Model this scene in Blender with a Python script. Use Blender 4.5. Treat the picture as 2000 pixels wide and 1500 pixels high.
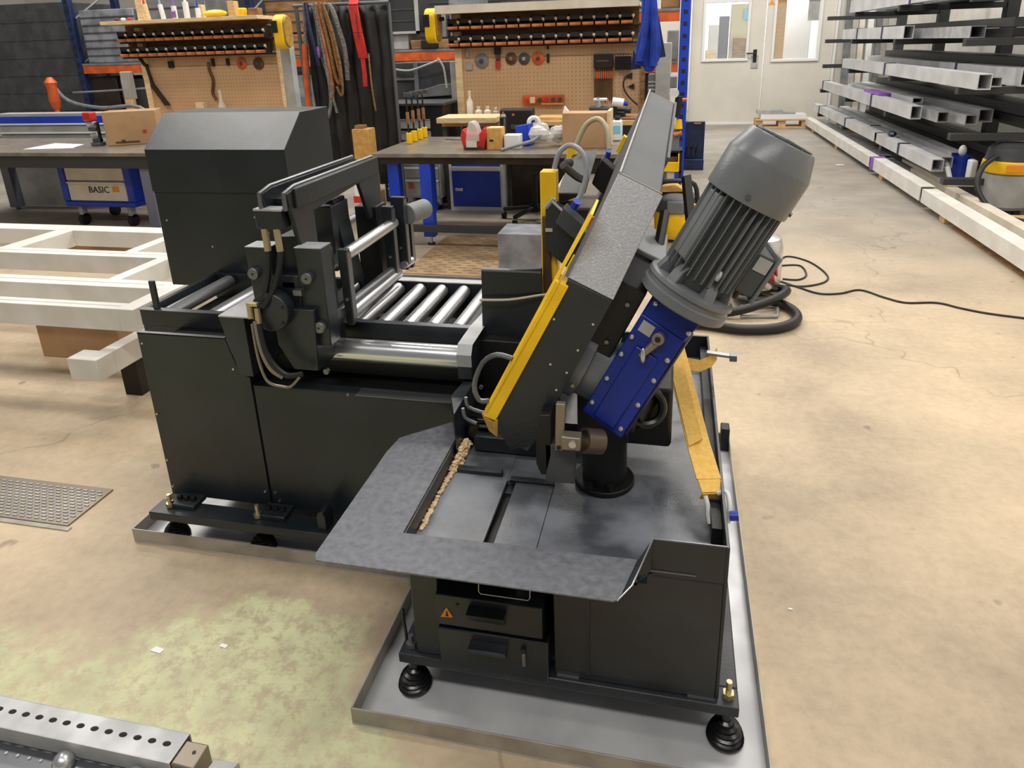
import bpy, math, random
from mathutils import Vector, Matrix
random.seed(7)
S = bpy.context.scene
C = S.collection
for o in list(bpy.data.objects): bpy.data.objects.remove(o)
# ------------------------------------------------------------------ camera
YAW, PITCH, ROLL = math.radians(-12.77), math.radians(18.47), math.radians(-1.808)
cd = bpy.data.cameras.new('camera'); cam = bpy.data.objects.new('camera', cd); C.objects.link(cam)
cd.sensor_fit = 'HORIZONTAL'; cd.sensor_width = 36; cd.lens = 36*1352.2/2000
cd.shift_x = -17.0/2000; cd.shift_y = -210.4/2000; cd.clip_start = .05; cd.clip_end = 60
_f = Vector((0, math.cos(PITCH), -math.sin(PITCH))); _u = Vector((0, math.sin(PITCH), math.cos(PITCH))); _r = Vector((1, 0, 0))
_r2 = _r*math.cos(ROLL)+_u*math.sin(ROLL); _u2 = -_r*math.sin(ROLL)+_u*math.cos(ROLL)
def _m(v):
    return Vector((v.x*math.cos(YAW)+v.y*math.sin(YAW), -v.x*math.sin(YAW)+v.y*math.cos(YAW), v.z))
M = Matrix.Identity(4)
for i, v in enumerate((_m(_r2), _m(_u2), -_m(_f))):
    for j in range(3): M[j][i] = v[j]
M[2][3] = 1.5
cam.matrix_world = M
S.camera = cam
# ------------------------------------------------------------------ light
S.view_settings.view_transform = 'Standard'; S.view_settings.look = 'None'
S.view_settings.exposure = 0.0; S.view_settings.gamma = 1; S.view_settings.use_curve_mapping = False
W = bpy.data.worlds.new('world'); S.world = W; W.use_nodes = True
W.node_tree.nodes['Background'].inputs[0].default_value = (.95, .97, 1, 1)
W.node_tree.nodes['Background'].inputs[1].default_value = .20
def hall_lamp(x, y, z, e, sx=1.5, sy=.35, col=(1, .95, .88), tgt=None):
    l = bpy.data.lights.new('hall_lamp', 'AREA'); l.shape = 'RECTANGLE'; l.size = sx; l.size_y = sy; l.energy = e; l.color = col
    o = bpy.data.objects.new('hall_lamp', l); C.objects.link(o); o.location = (x, y, z)
    if tgt: o.rotation_euler = (Vector(tgt)-Vector((x, y, z))).to_track_quat('-Z', 'Y').to_euler()
    return o
for x, y, e in ((-3.8, 2.6, 125), (1.0, 3.0, 125), (-1.2, -1.2, 120), (1.0, -1.2, 75), (3.8, 1.2, 60), (-2.3, 7.0, 150), (.8, 7.2, 150), (3.9, 5.6, 95), (-.5, 10.2, 150), (3.0, 10.5, 150), (-6.5, 5.5, 130), (-7.2, 7.6, 130), (-6.5, 10.0, 100), (-4, 10.2, 90)):
    hall_lamp(x, y, 5.2, e*.85, 2.4, .5)
# ------------------------------------------------------------------ materials
MAT = {}
def mat(name, col, rough=.5, metal=0., col2=None, scale=12., detail=4., bump=0., bscale=60., emis=0., rvar=0., thr=(.4, .6), alpha=None, trans=0., stretch=None):
    m = bpy.data.materials.new(name); m.use_nodes = True; nt = m.node_tree; b = nt.nodes['Principled BSDF']
    b.inputs['Base Color'].default_value = (*col, 1); b.inputs['Roughness'].default_value = rough; b.inputs['Metallic'].default_value = metal
    tc = nt.nodes.new('ShaderNodeTexCoord'); src = tc.outputs['Object']
    if stretch:
        mp = nt.nodes.new('ShaderNodeMapping'); mp.inputs['Scale'].default_value = stretch; nt.links.new(src, mp.inputs[0]); src = mp.outputs[0]
    if col2 or rvar:
        n = nt.nodes.new('ShaderNodeTexNoise'); n.inputs['Scale'].default_value = scale; n.inputs['Detail'].default_value = detail
        nt.links.new(src, n.inputs['Vector'])
        if col2:
            r = nt.nodes.new('ShaderNodeValToRGB'); r.color_ramp.elements[0].position = thr[0]; r.color_ramp.elements[1].position = thr[1]
            r.color_ramp.elements[0].color = (*col, 1); r.color_ramp.elements[1].color = (*col2, 1)
            nt.links.new(n.outputs['Fac'], r.inputs[0]); nt.links.new(r.outputs[0], b.inputs['Base Color'])
        if rvar:
            mr = nt.nodes.new('ShaderNodeMapRange'); mr.inputs[1].default_value = .3; mr.inputs[2].default_value = .7
            mr.inputs[3].default_value = rough-rvar; mr.inputs[4].default_value = rough+rvar
            nt.links.new(n.outputs['Fac'], mr.inputs[0]); nt.links.new(mr.outputs[0], b.inputs['Roughness'])
    if bump:
        n2 = nt.nodes.new('ShaderNodeTexNoise'); n2.inputs['Scale'].default_value = bscale; n2.inputs['Detail'].default_value = 3
        nt.links.new(src, n2.inputs['Vector'])
        bp = nt.nodes.new('ShaderNodeBump'); bp.inputs['Strength'].default_value = bump; bp.inputs['Distance'].default_value = .002
        nt.links.new(n2.outputs['Fac'], bp.inputs['Height']); nt.links.new(bp.outputs[0], b.inputs['Normal'])
    if emis:
        b.inputs['Emission Color'].default_value = (*col, 1); b.inputs['Emission Strength'].default_value = emis
    if trans:
        b.inputs['Transmission Weight'].default_value = trans
    if alpha is not None: b.inputs['Alpha'].default_value = alpha
    MAT[name] = m; return m
def srgb(r, g, b):
    f = lambda c: (c/255/12.92 if c/255 <= .04045 else ((c/255+.055)/1.055)**2.4)
    return (f(r), f(g), f(b))
mat('dark', srgb(29, 34, 38), .36, col2=srgb(40, 45, 49), scale=6, bump=.25, bscale=160, rvar=.08)
mat('dark_smooth', srgb(26, 32, 36), .33, col2=srgb(33, 39, 43), scale=5, bump=.08, bscale=90)
mat('dark_rough', srgb(78, 80, 84), .40, col2=srgb(98, 100, 104), scale=40, bump=.9, bscale=260)
mat('pan', srgb(74, 78, 84), .34, col2=srgb(122, 126, 134), scale=7, detail=6, bump=.25, bscale=200, rvar=.1)
mat('pan_flange', srgb(84, 86, 92), .36, col2=srgb(116, 118, 126), thr=(.25, .75), scale=60, detail=9, bump=.6, bscale=420, rvar=.05)
mat('bow_grey', srgb(74, 76, 79), .60, col2=srgb(82, 84, 87), scale=4, bump=.1, bscale=120)
mat('bow_speckle_sheen', srgb(158, 159, 163), .36, col2=srgb(176, 177, 181), scale=240, bump=.45, bscale=260, thr=(.45, .65))
mat('black', srgb(15, 15, 16), .5)
mat('black_gloss', srgb(14, 15, 16), .25, bump=.1)
mat('rubber', srgb(26, 27, 29), .45, bump=.2)
mat('steel', srgb(196, 197, 200), .32, .85)
mat('steel_dark', srgb(118, 120, 124), .36, .8)
mat('chrome', srgb(222, 223, 225), .24, .92, rvar=.03, scale=6)
mat('plate_brown', srgb(158, 132, 98), .5, col2=srgb(134, 110, 80), scale=5)
mat('alu', srgb(202, 203, 205), .4, .1, col2=srgb(184, 185, 188), scale=3)
mat('galv', srgb(182, 183, 185), .42, .30, col2=srgb(162, 163, 166), scale=10, rvar=.1)
mat('tray_steel', srgb(196, 197, 200), .34, .2, col2=srgb(178, 179, 182), scale=5, rvar=.08)
mat('tray_rim', srgb(172, 166, 154), .42, .3, col2=srgb(148, 142, 130), scale=9)
mat('motor', srgb(98, 101, 105), .34, col2=srgb(110, 113, 116), scale=5, bump=.15, bscale=150)
mat('motor_dark', srgb(64, 68, 70), .42, bump=.15, bscale=150)
mat('blue', srgb(2, 36, 138), .35, col2=srgb(2, 30, 118), scale=5, bump=.1)
mat('blue_cab', srgb(18, 60, 186), .4, col2=srgb(14, 52, 166), scale=4)
mat('blue_dark', srgb(12, 26, 60), .45, col2=srgb(20, 40, 84), scale=8)
mat('blue_cloth', srgb(16, 44, 140), .8, col2=srgb(26, 62, 170), scale=9, bump=.5, bscale=30)
mat('yellow', srgb(246, 200, 20), .4, col2=srgb(234, 186, 12), scale=9, bump=.1)
mat('yellow_old', srgb(176, 140, 62), .55, col2=srgb(150, 116, 50), scale=20)
mat('brass', srgb(196, 182, 140), .35, .8)
mat('brown_metal', srgb(92, 80, 70), .4, .5)
mat('tan_metal', srgb(140, 130, 116), .42, .6)
mat('strap', srgb(228, 184, 92), .75, col2=srgb(216, 172, 82), scale=90, bump=.4, bscale=300)
mat('white', srgb(225, 226, 226), .45)
mat('white_paint', srgb(228, 226, 220), .4, col2=srgb(216, 213, 205), scale=5)
mat('cream', srgb(222, 214, 198), .45, col2=srgb(210, 200, 182), scale=5)
mat('wall', srgb(214, 209, 198), .55, col2=srgb(206, 201, 190), scale=1.5)
mat('wood', srgb(214, 178, 124), .55, col2=srgb(196, 158, 104), scale=8, stretch=(1, 6, 6), bump=.2)
mat('wood_pale', srgb(226, 202, 160), .55, col2=srgb(208, 180, 136), scale=8, stretch=(1, 6, 6))
mat('wood_dark', srgb(150, 112, 72), .6, col2=srgb(120, 84, 50), scale=6, stretch=(1, 5, 5))
mat('carton', srgb(178, 142, 104), .75, col2=srgb(166, 130, 94), scale=5)
mat('carton_y', srgb(205, 158, 84), .75, col2=srgb(190, 144, 74), scale=30)
mat('orange', srgb(206, 92, 38), .45, col2=srgb(176, 74, 32), scale=9)
mat('copper', srgb(206, 132, 84), .38, .3, col2=srgb(180, 100, 56), scale=14)
mat('red', srgb(206, 46, 34), .5, col2=srgb(176, 34, 26), scale=9)
mat('bench_top', srgb(136, 128, 116), .33, .2, col2=srgb(114, 106, 96), scale=6, rvar=.1)
mat('bench_dark', srgb(46, 48, 50), .5)
mat('grey', srgb(120, 122, 124), .5, col2=srgb(104, 106, 108), scale=7)
mat('grey_light', srgb(172, 172, 170), .45, col2=srgb(156, 156, 154), scale=6)
mat('grey_dark', srgb(70, 72, 76), .5, col2=srgb(56, 58, 62), scale=7)
mat('greywrap', srgb(134, 137, 144), .35, col2=srgb(104, 107, 114), scale=7, bump=.6, bscale=12)
mat('leg_grey', srgb(104, 108, 124), .45)
mat('brown', srgb(96, 62, 34), .6, col2=srgb(70, 44, 24), scale=7)
mat('dark_brown', srgb(44, 30, 18), .7, col2=srgb(24, 16, 10), scale=4)
mat('plastic_clear', srgb(222, 220, 216), .3, bump=.8, bscale=20, alpha=.55)
mat('paper', srgb(236, 236, 236), .7)
mat('hood_sheen', srgb(46, 50, 55), .36, col2=srgb(60, 64, 70), scale=7, detail=6, bump=.1, bscale=120)  # lighter copy of the cabinet's dark coat, sheen put into the colour
mat('sawdust', srgb(232, 208, 170), .9, col2=srgb(214, 182, 138), scale=60, bump=1, bscale=120)
mat('hose_beige', srgb(186, 176, 148), .45)
mat('hose_grey', srgb(150, 152, 158), .35)
mat('curtain', srgb(30, 30, 30), .6, col2=srgb(16, 15, 14), scale=6, bump=.4, bscale=14)
mat('rope', srgb(150, 112, 66), .8, col2=srgb(110, 80, 46), scale=60, bump=.6)
mat('rope_grey', srgb(130, 128, 124), .8, col2=srgb(90, 88, 84), scale=60, bump=.6)
mat('purple', srgb(140, 90, 180), .5)
mat('bin_dark', srgb(34, 28, 24), .45)
mat('lid', srgb(206, 196, 170), .4)
mat('sticker', srgb(236, 146, 32), .5)
mat('glass', srgb(235, 240, 240), .02, alpha=.12)
mat('wall_far', srgb(238, 240, 240), .6)
mat('cyan', srgb(120, 200, 236), .4)
mat('beige_green', srgb(206, 204, 168), .5)
# ------------------------------------------------------------------ mesh helpers
RL = {}
class B:
    def __init__(s): s.v = []; s.f = []
    def add(s, vs, fs):
        n = len(s.v); s.v += [tuple(p) for p in vs]; s.f += [tuple(i+n for i in f) for f in fs]; return s
    def hexa(s, p):
        return s.add(p, [(0, 3, 2, 1), (4, 5, 6, 7), (0, 1, 5, 4), (1, 2, 6, 5), (2, 3, 7, 6), (3, 0, 4, 7)])
    def box(s, x0, x1, y0, y1, z0, z1, fr=None):
        p = [(x0, y0, z0), (x1, y0, z0), (x1, y1, z0), (x0, y1, z0), (x0, y0, z1), (x1, y0, z1), (x1, y1, z1), (x0, y1, z1)]
        if fr: p = [fr(*q) for q in p]
        return s.hexa(p)
    def prism(s, pts, vec):
        n = len(pts); vec = Vector(vec); a = [Vector(p) for p in pts]; b = [p+vec for p in a]
        return s.add(a+b, [tuple(range(n))[::-1], tuple(range(n, 2*n))]+[(i, (i+1) % n, (i+1) % n+n, i+n) for i in range(n)])
    def lathe(s, prof, o, ax, n=20, cap=True):
        ax = Vector(ax).normalized(); o = Vector(o); t = Vector((1, 0, 0)) if abs(ax.x) < .8 else Vector((0, 1, 0))
        e1 = ax.cross(t).normalized(); e2 = ax.cross(e1)
        vs = [o+ax*h+(e1*math.cos(2*math.pi*k/n)+e2*math.sin(2*math.pi*k/n))*r for r, h in prof for k in range(n)]
        fs = [(i*n+k, i*n+(k+1) % n, (i+1)*n+(k+1) % n, (i+1)*n+k) for i in range(len(prof)-1) for k in range(n)]
        if cap: fs += [tuple(range(n))[::-1], tuple(range((len(prof)-1)*n, len(prof)*n))]
        return s.add(vs, fs)
    def cyl(s, a, b, r, r2=None, n=16):
        a = Vector(a); b = Vector(b); return s.lathe([(r, 0), (r if r2 is None else r2, (b-a).length)], a, b-a, n)
    def ring(s, o, ax, R, r, n=24, m=8):
        prof = [(R+r*math.cos(2*math.pi*k/m), r*math.sin(2*math.pi*k/m)) for k in range(m+1)]
        return s.lathe(prof, o, ax, n, cap=False)
    def sph(s, o, r, n=12, sx=1, sy=1, sz=1):
        m = n//2; vs = []; fs = []
        for i in range(m+1):
            t = math.pi*i/m
            for k in range(n):
                p = 2*math.pi*k/n; vs.append((o[0]+r*sx*math.sin(t)*math.cos(p), o[1]+r*sy*math.sin(t)*math.sin(p), o[2]+r*sz*math.cos(t)))
        for i in range(m):
            for k in range(n): fs.append((i*n+k, (i+1)*n+k, (i+1)*n+(k+1) % n, i*n+(k+1) % n))
        return s.add(vs, fs)
    def tube(s, path, r, n=8, sub=4, closed=False):
        P = [Vector(p) for p in path]
        if len(P) > 2 and sub > 1:
            Q = []; L = len(P)
            for i in range(L if closed else L-1):
                p0 = P[(i-1) % L] if closed or i > 0 else P[0]; p1 = P[i]; p2 = P[(i+1) % L]; p3 = P[(i+2) % L] if closed or i+2 < L else P[-1]
                for k in range(sub):
                    t = k/sub; Q.append(.5*((2*p1)+(p2-p0)*t+(2*p0-5*p1+4*p2-p3)*t*t+(3*p1-p0-3*p2+p3)*t**3))
            if not closed: Q.append(P[-1])
            P = Q
        L = len(P); up = Vector((.01, .02, 1)); vs = []
        d0 = (P[1]-P[0]).normalized(); e = d0.cross(up)
        if e.length < .05: e = d0.cross(Vector((1, 0, 0)))
        e.normalize()
        for i in range(L):
            d = (P[(i+1) % L]-P[i-1]) if (closed or 0 < i < L-1) else (P[1]-P[0] if i == 0 else P[-1]-P[-2])
            d.normalize(); e = (e-d*e.dot(d)); e.normalize(); g = d.cross(e)
            for k in range(n):
                a = 2*math.pi*k/n; vs.append(P[i]+(e*math.cos(a)+g*math.sin(a))*r)
        fs = [(i*n+k, i*n+(k+1) % n, ((i+1) % L)*n+(k+1) % n, ((i+1) % L)*n+k) for i in range(L if closed else L-1) for k in range(n)]
        if not closed: fs += [tuple(range(n))[::-1], tuple(range((L-1)*n, L*n))]
        return s.add(vs, fs)
    def sheet(s, pts, t):
        """flat polygon given as 3D points, thickness t along its normal"""
        a = [Vector(p) for p in pts]; nn = Vector((0, 0, 0))
        for i in range(len(a)): nn += a[i].cross(a[(i+1) % len(a)])
        nn.normalize(); return s.prism(a, nn*t)
    def strip(s, path, wv, t):
        """ribbon: path of centre points, width vector wv, thickness t"""
        wv = Vector(wv); 
        for i in range(len(path)-1):
            a = Vector(path[i]); b = Vector(path[i+1]); d = (b-a).normalized(); nn = d.cross(wv).normalized()*t
            s.hexa([a-wv/2, a+wv/2, b+wv/2, b-wv/2, a-wv/2+nn, a+wv/2+nn, b+wv/2+nn, b-wv/2+nn])
        return s
    def o(s, name, m, parent=None, bev=0., ang=35, label=None):
        rl = RL.get(parent.name, Vector((0, 0, 0))) if parent else Vector((0, 0, 0))
        me = bpy.data.meshes.new(name); me.from_pydata([tuple(Vector(p)-rl) for p in s.v], [], s.f)
        me.materials.append(MAT[m] if isinstance(m, str) else m)
        me.validate()
        for p in me.polygons: p.use_smooth = True
        try: me.set_sharp_from_angle(angle=math.radians(ang))
        except Exception: pass
        ob = bpy.data.objects.new(name, me); C.objects.link(ob)
        if parent: ob.parent = parent
        RL[ob.name] = rl
        if bev:
            md = ob.modifiers.new('bevel', 'BEVEL'); md.width = bev; md.segments = 2; md.limit_method = 'ANGLE'; md.angle_limit = math.radians(40)
        if label: ob['label'] = label
        import bmesh as _b
        bm = _b.new(); bm.from_mesh(me); _b.ops.recalc_face_normals(bm, faces=bm.faces); bm.to_mesh(me); bm.free()
        return ob
def box(name, m, p, x0, x1, y0, y1, z0, z1, bev=0., **k): return B().box(x0, x1, y0, y1, z0, z1).o(name, m, p, bev, **k)
def cyl(name, m, p, a, b, r, r2=None, n=16, bev=0., **k): return B().cyl(a, b, r, r2, n).o(name, m, p, bev, **k)
def tag(o, label, cat, group=None, kind=None):
    if kind != 'structure': o['label'] = label; o['category'] = cat
    if group: o['group'] = group
    if kind: o['kind'] = kind
    return o
def T(name, label, cat, loc, group=None):
    o = bpy.data.objects.new(name, None); o.empty_display_size = .05; C.objects.link(o); o.location = loc
    RL[o.name] = Vector(loc); return tag(o, label, cat, group)
def solo(b, name, m, label, cat, loc=None, group=None, bev=0., kind=None):
    """a thing that is one mesh; its origin is moved to loc"""
    ob = b.o(name, m, None, bev)
    if loc:
        v = Vector(loc); ob.data.transform(Matrix.Translation(-v)); ob.location = v; RL[ob.name] = v
    return tag(ob, label, cat, group, kind)
def dup(root, loc, label=None, group=None, rz=None):
    r = root.copy(); C.objects.link(r); r.location = loc
    if rz is not None: r.rotation_euler = (0, 0, rz)
    if label: r['label'] = label
    if group: r['group'] = group
    for ch in list(root.children):
        c = ch.copy(); C.objects.link(c); c.parent = r
        for g in list(ch.children):
            d = g.copy(); C.objects.link(d); d.parent = c
    return r
# ================================================================== setting
def floor_mat():
    m = bpy.data.materials.new('concrete'); m.use_nodes = True; nt = m.node_tree; N = nt.nodes.new; L = nt.links.new; b = nt.nodes['Principled BSDF']
    tc = N('ShaderNodeTexCoord')
    def noise(sc, det=5, rough=.55):
        n = N('ShaderNodeTexNoise'); n.inputs['Scale'].default_value = sc; n.inputs['Detail'].default_value = det; n.inputs['Roughness'].default_value = rough; L(tc.outputs['Object'], n.inputs[0]); return n.outputs['Fac']
    def ramp(src, cs):
        r = N('ShaderNodeValToRGB'); e = r.color_ramp.elements
        while len(e) < len(cs): e.new(.5)
        for q, (p, c) in zip(e, cs): q.position = p; q.color = (*c, 1)
        L(src, r.inputs[0]); return r.outputs[0]
    def mix(f, a, c, mode='MIX'):
        x = N('ShaderNodeMix'); x.data_type = 'RGBA'; x.blend_type = mode
        if isinstance(f, float): x.inputs[0].default_value = f
        else: L(f, x.inputs[0])
        L(a, x.inputs[6]); L(c, x.inputs[7]); return x.outputs[2]
    def math_(op, a, c=None):
        x = N('ShaderNodeMath'); x.operation = op
        for i, q in ((0, a), (1, c)):
            if q is None: continue
            if isinstance(q, (int, float)): x.inputs[i].default_value = q
            else: L(q, x.inputs[i])
        return x.outputs[0]
    base = ramp(noise(1.1, 8), [(.30, srgb(150, 134, 114)), (.5, srgb(186, 168, 142)), (.7, srgb(208, 188, 158))])
    fine = ramp(noise(26, 6, .7), [(.3, srgb(150, 145, 138)), (.6, srgb(196, 194, 190))])
    base = mix(.35, base, fine, 'OVERLAY')
    grey = ramp(noise(2.5, 6), [(.3, srgb(132, 126, 118)), (.7, srgb(158, 150, 138))])
    sx = N('ShaderNodeSeparateXYZ'); L(tc.outputs['Object'], sx.inputs[0]); X, Y = sx.outputs[0], sx.outputs[1]
    # the floor turns greyer towards the far end of the hall
    gf = N('ShaderNodeMapRange'); L(math_('ADD', Y, math_('MULTIPLY', noise(.6, 3), 3.0)), gf.inputs[0]); gf.inputs[1].default_value = 5.4; gf.inputs[2].default_value = 8.0
    base = mix(gf.outputs[0], base, grey)
    # worn yellow-green paint in the near left corner
    nz = math_('MULTIPLY', math_('SUBTRACT', noise(1.7, 7, .6), .5), 1.1)
    d = math_('ADD', math_('ADD', math_('MULTIPLY', Y, 1.0), math_('MULTIPLY', X, -.26)), nz)     # < limit inside
    mk = N('ShaderNodeMapRange'); L(d, mk.inputs[0]); mk.inputs[1].default_value = 1.68; mk.inputs[2].default_value = 1.60
    rx = N('ShaderNodeMapRange'); yl = N('ShaderNodeMapRange'); L(Y, yl.inputs[0]); yl.inputs[1].default_value = 1.02; yl.inputs[2].default_value = 1.18; yl.inputs[3].default_value = 0; yl.inputs[4].default_value = .20
    L(math_('ADD', math_('ADD', X, yl.outputs[0]), math_('MULTIPLY', nz, .5)), rx.inputs[0]); rx.inputs[1].default_value = -.50; rx.inputs[2].default_value = -.56
    chip = N('ShaderNodeMapRange'); L(noise(22, 9, .78), chip.inputs[0]); chip.inputs[1].default_value = .42; chip.inputs[2].default_value = .53
    mm = math_('MULTIPLY', math_('MULTIPLY', mk.outputs[0], rx.outputs[0]), math_('ADD', math_('MULTIPLY', chip.outputs[0], .72), .28))
    paint = ramp(noise(9, 7), [(.3, srgb(182, 180, 144)), (.7, srgb(208, 208, 164))])
    base = mix(mm, base, paint)
    # hairline cracks and dark spots
    vo = N('ShaderNodeTexVoronoi'); vo.feature = 'DISTANCE_TO_EDGE'; vo.inputs['Scale'].default_value = .45
    wv = N('ShaderNodeVectorMath'); wv.operation = 'ADD'; L(tc.outputs['Object'], wv.inputs[0]); cn = N('ShaderNodeTexNoise'); cn.inputs['Scale'].default_value = 3; L(tc.outputs['Object'], cn.inputs[0]); L(cn.outputs['Color'], wv.inputs[1]); L(wv.outputs[0], vo.inputs[0])
    cr = N('ShaderNodeMapRange'); L(vo.outputs[0], cr.inputs[0]); cr.inputs[1].default_value = .0; cr.inputs[2].default_value = .006; cr.inputs[3].default_value = .72; cr.inputs[4].default_value = 1.
    sp = N('ShaderNodeMapRange'); L(noise(7, 2), sp.inputs[0]); sp.inputs[1].default_value = .70; sp.inputs[2].default_value = .74; sp.inputs[3].default_value = 1.; sp.inputs[4].default_value = .62
    k = math_('MULTIPLY', cr.outputs[0], sp.outputs[0])
    cc = N('ShaderNodeCombineColor'); [L(k, cc.inputs[i]) for i in range(3)]
    base = mix(1.0, base, cc.outputs[0], 'MULTIPLY')
    L(base, b.inputs['Base Color']); b.inputs['Roughness'].default_value = .55
    bp = N('ShaderNodeBump'); bp.inputs['Strength'].default_value = .25; bp.inputs['Distance'].default_value = .003; L(noise(30, 6), bp.inputs['Height']); L(bp.outputs[0], b.inputs['Normal'])
    MAT['concrete'] = m
floor_mat()
tag(box('floor', 'concrete', None, -14, 7, -4, 18, -.12, 0), '', '', kind='structure')
# back wall with the door and window openings
def st(b, name, m='wall', **k): return tag(b.o(name, m, None, **k), '', '', kind='structure')
wb = B()
wb.box(-14, .20, 13.5, 13.62, 0, 4.2).box(2.62, 7, 13.5, 13.62, 0, 4.2).box(.20, 2.62, 13.5, 13.62, 2.55, 4.2)
st(wb, 'wall_back')
st(B().box(3.9, 4.0, -4, 13.5, 0, 4.2), 'wall_right', 'white_paint')
st(B().box(-14, -13.9, -4, 13.5, 0, 4.2), 'wall_left', 'wall')
st(B().box(.20, 2.62, 13.475, 13.5, 0, .035), 'trim_1', 'white')
def door(name, x0, x1, wx0, wx1, wz0, wz1, hx):
    b = B()
    b.box(x0, x1, 13.49, 13.55, 0, wz0).box(x0, x1, 13.49, 13.55, wz1, 2.55).box(x0, wx0, 13.49, 13.55, wz0, wz1).box(wx1, x1, 13.49, 13.55, wz0, wz1)
    d = st(b, name)
    f = B(); w = .045
    f.box(wx0-w, wx1+w, 13.46, 13.49, wz0-w, wz0).box(wx0-w, wx1+w, 13.46, 13.49, wz1, wz1+w).box(wx0-w, wx0, 13.46, 13.49, wz0, wz1).box(wx1, wx1+w, 13.46, 13.49, wz0, wz1)
    f.o('window_frame', 'white', d, .004)
    B().box(wx0, wx1, 13.515, 13.52, wz0, wz1).o('pane', 'glass', d)
    if hx:
        h = B().box(hx-.03, hx+.03, 13.47, 13.49, 1.08, 1.30); h.o('handle_plate', 'black', d, .004)
        B().tube([(hx, 13.47, 1.235), (hx, 13.43, 1.235), (hx-.03, 13.42, 1.235), (hx-.15, 13.42, 1.235)], .013, sub=2).o('handle', 'black', d)
        B().box(hx-.06, hx+.06, 13.478, 13.49, .98, 1.2).o('lock_plate', 'grey_light', d)
    return d
door('door_1', .215, 1.475, .455, 1.17, 1.155, 2.10, 1.33)
d2 = door('door_2', 1.49, 2.605, 1.645, 2.35, 1.125, 2.10, None)
B().prism([(1.50, 13.485, 2.03), (1.60, 13.485, 2.03), (1.55, 13.485, 2.12)], (0, .004, 0)).o('warning_sign', 'sticker', d2)
B().box(2.16, 2.34, 13.505, 13.511, 1.75, 2.10).o('notice_sheet', 'grey_light', d2)
# the room beyond the doors
st(B().box(-1, 4.5, 16.4, 16.5, 0, 3.2), 'wall_beyond', 'wall_far')
hall_lamp(1.4, 15.0, 3.0, 150, 1.6, .6, (1, 1, 1))
# ================================================================== band saw
R0 = (-.6, 1.9, 0)
saw = T('band_saw', 'black industrial band saw with roller feed, tilted grey bow, blue gearbox and grey motor', 'band saw', R0)
def F(o, u, w=None, L=None):
    """frame: returns fn(w, l, u) -> world"""
    o = Vector(o); u = Vector(u); w = Vector(w); L = Vector(L)
    return lambda a, b, c: tuple(o+w*a+L*b+u*c)
# --- saw base
sb = B()
sb.box(-.557, -.49, 1.20, 1.30, .125, .445).box(-.222, .134, 1.20, 2.27, .125, .44).box(-.557, -.222, 1.46, 2.27, .125, .44).box(-.557, -.53, 1.30, 1.46, .125, .44)
base = sb.o('saw_base', 'dark', saw, .003)
box('base_bar', 'dark', base, -.60, .185, 1.188, 1.24, .098, .125, .003)
box('base_bar', 'dark', base, .135, .185, 1.24, 2.3, .098, .125, .003)
box('base_bar', 'dark', base, -.60, -.55, 1.24, 2.3, .098, .125, .003)
box('recess', 'black', base, -.53, -.222, 1.44, 1.458, .13, .44)
box('seam_strip', 'dark_smooth', base, -.149, -.141, 1.197, 1.20, .14, .44)
box('weld_bead', 'steel_dark', base, -.215, -.165, 1.195, 1.20, .126, .131)
box('weld_bead', 'steel_dark', base, .075, .135, 1.195, 1.20, .126, .131)
box('scratch_line', 'steel_dark', base, -.018, .078, 1.1975, 1.20, .452, .455)
for z0, z1, x1, nm in ((.238, .325, -.245, 'upper'), (.112, .228, -.233, 'lower')):
    d = box('drawer', 'dark_smooth', saw, -.492, x1, 1.185, 1.40, z0, z1, .003)
    zz = z1-.022
    B().hexa([(-.418, 1.184, zz-.040), (-.330, 1.184, zz-.040), (-.330, 1.19, zz-.040), (-.418, 1.19, zz-.040), (-.414, 1.158, zz), (-.326, 1.158, zz), (-.326, 1.19, zz), (-.414, 1.19, zz)]).o('handle', 'dark', d, .002)
    if nm == 'upper':
        B().prism([(-.482, 1.183, .262), (-.452, 1.183, .266), (-.466, 1.183, .292)], (0, .002, 0)).o('warning_sticker', 'sticker', d)
        B().prism([(-.469, 1.1815, .268), (-.462, 1.1815, .268), (-.4655, 1.1815, .284)], (0, .001, 0)).o('sticker_mark', 'black', d)
        cyl('keyhole', 'black', d, (-.440, 1.183, .302), (-.440, 1.188, .302), .004)
    else:
        box('latch', 'steel_dark', d, -.292, -.284, 1.176, 1.186, .160, .196, .001)
        cyl('latch_pivot', 'black', d, (-.289, 1.176, .205), (-.289, 1.188, .205), .006)
# wire bail above the drawers
B().tube([(-.389, 1.195, .37), (-.389, 1.19, .345), (-.385, 1.19, .338), (-.276, 1.19, .338), (-.272, 1.19, .345), (-.272, 1.195, .37)], .0012, 6, 1).o('wire_bail', 'steel', base)
# levelling feet
def foot(x, y, z=.006, zb=.10, zt=.17, gold=True):
    f = B().lathe([(.041, 0), (.042, .006), (.039, .009), (.040, .015), (.036, .018), (.037, .024), (.032, .027), (.033, .033), (.026, .036), (.026, .042), (.018, .045), (.017, .052), (.011, .056), (.011, zb-z)], (x, y, z), (0, 0, 1), 24).o('levelling_foot', 'black_gloss', saw)
    B().cyl((x, y, zb+.005), (x, y, zt), .0065, None, 12).o('threaded_rod', 'brass' if gold else 'steel_dark', f)
    B().cyl((x, y, zb+.026), (x, y, zb+.040), .013, None, 6).o('nut', 'brass' if gold else 'steel_dark', f)
foot(-.575, 1.214, zt=.16, gold=False); foot(.163, 1.214); foot(.163, 2.2, zt=.15); foot(-.575, 2.2, zt=.15)
B().tube([(-.60, 1.24, .21), (-.598, 1.232, .19), (-.592, 1.225, .16), (-.589, 1.22, .12)], .004, 6).o('drain_hose', 'rubber', base)
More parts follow.
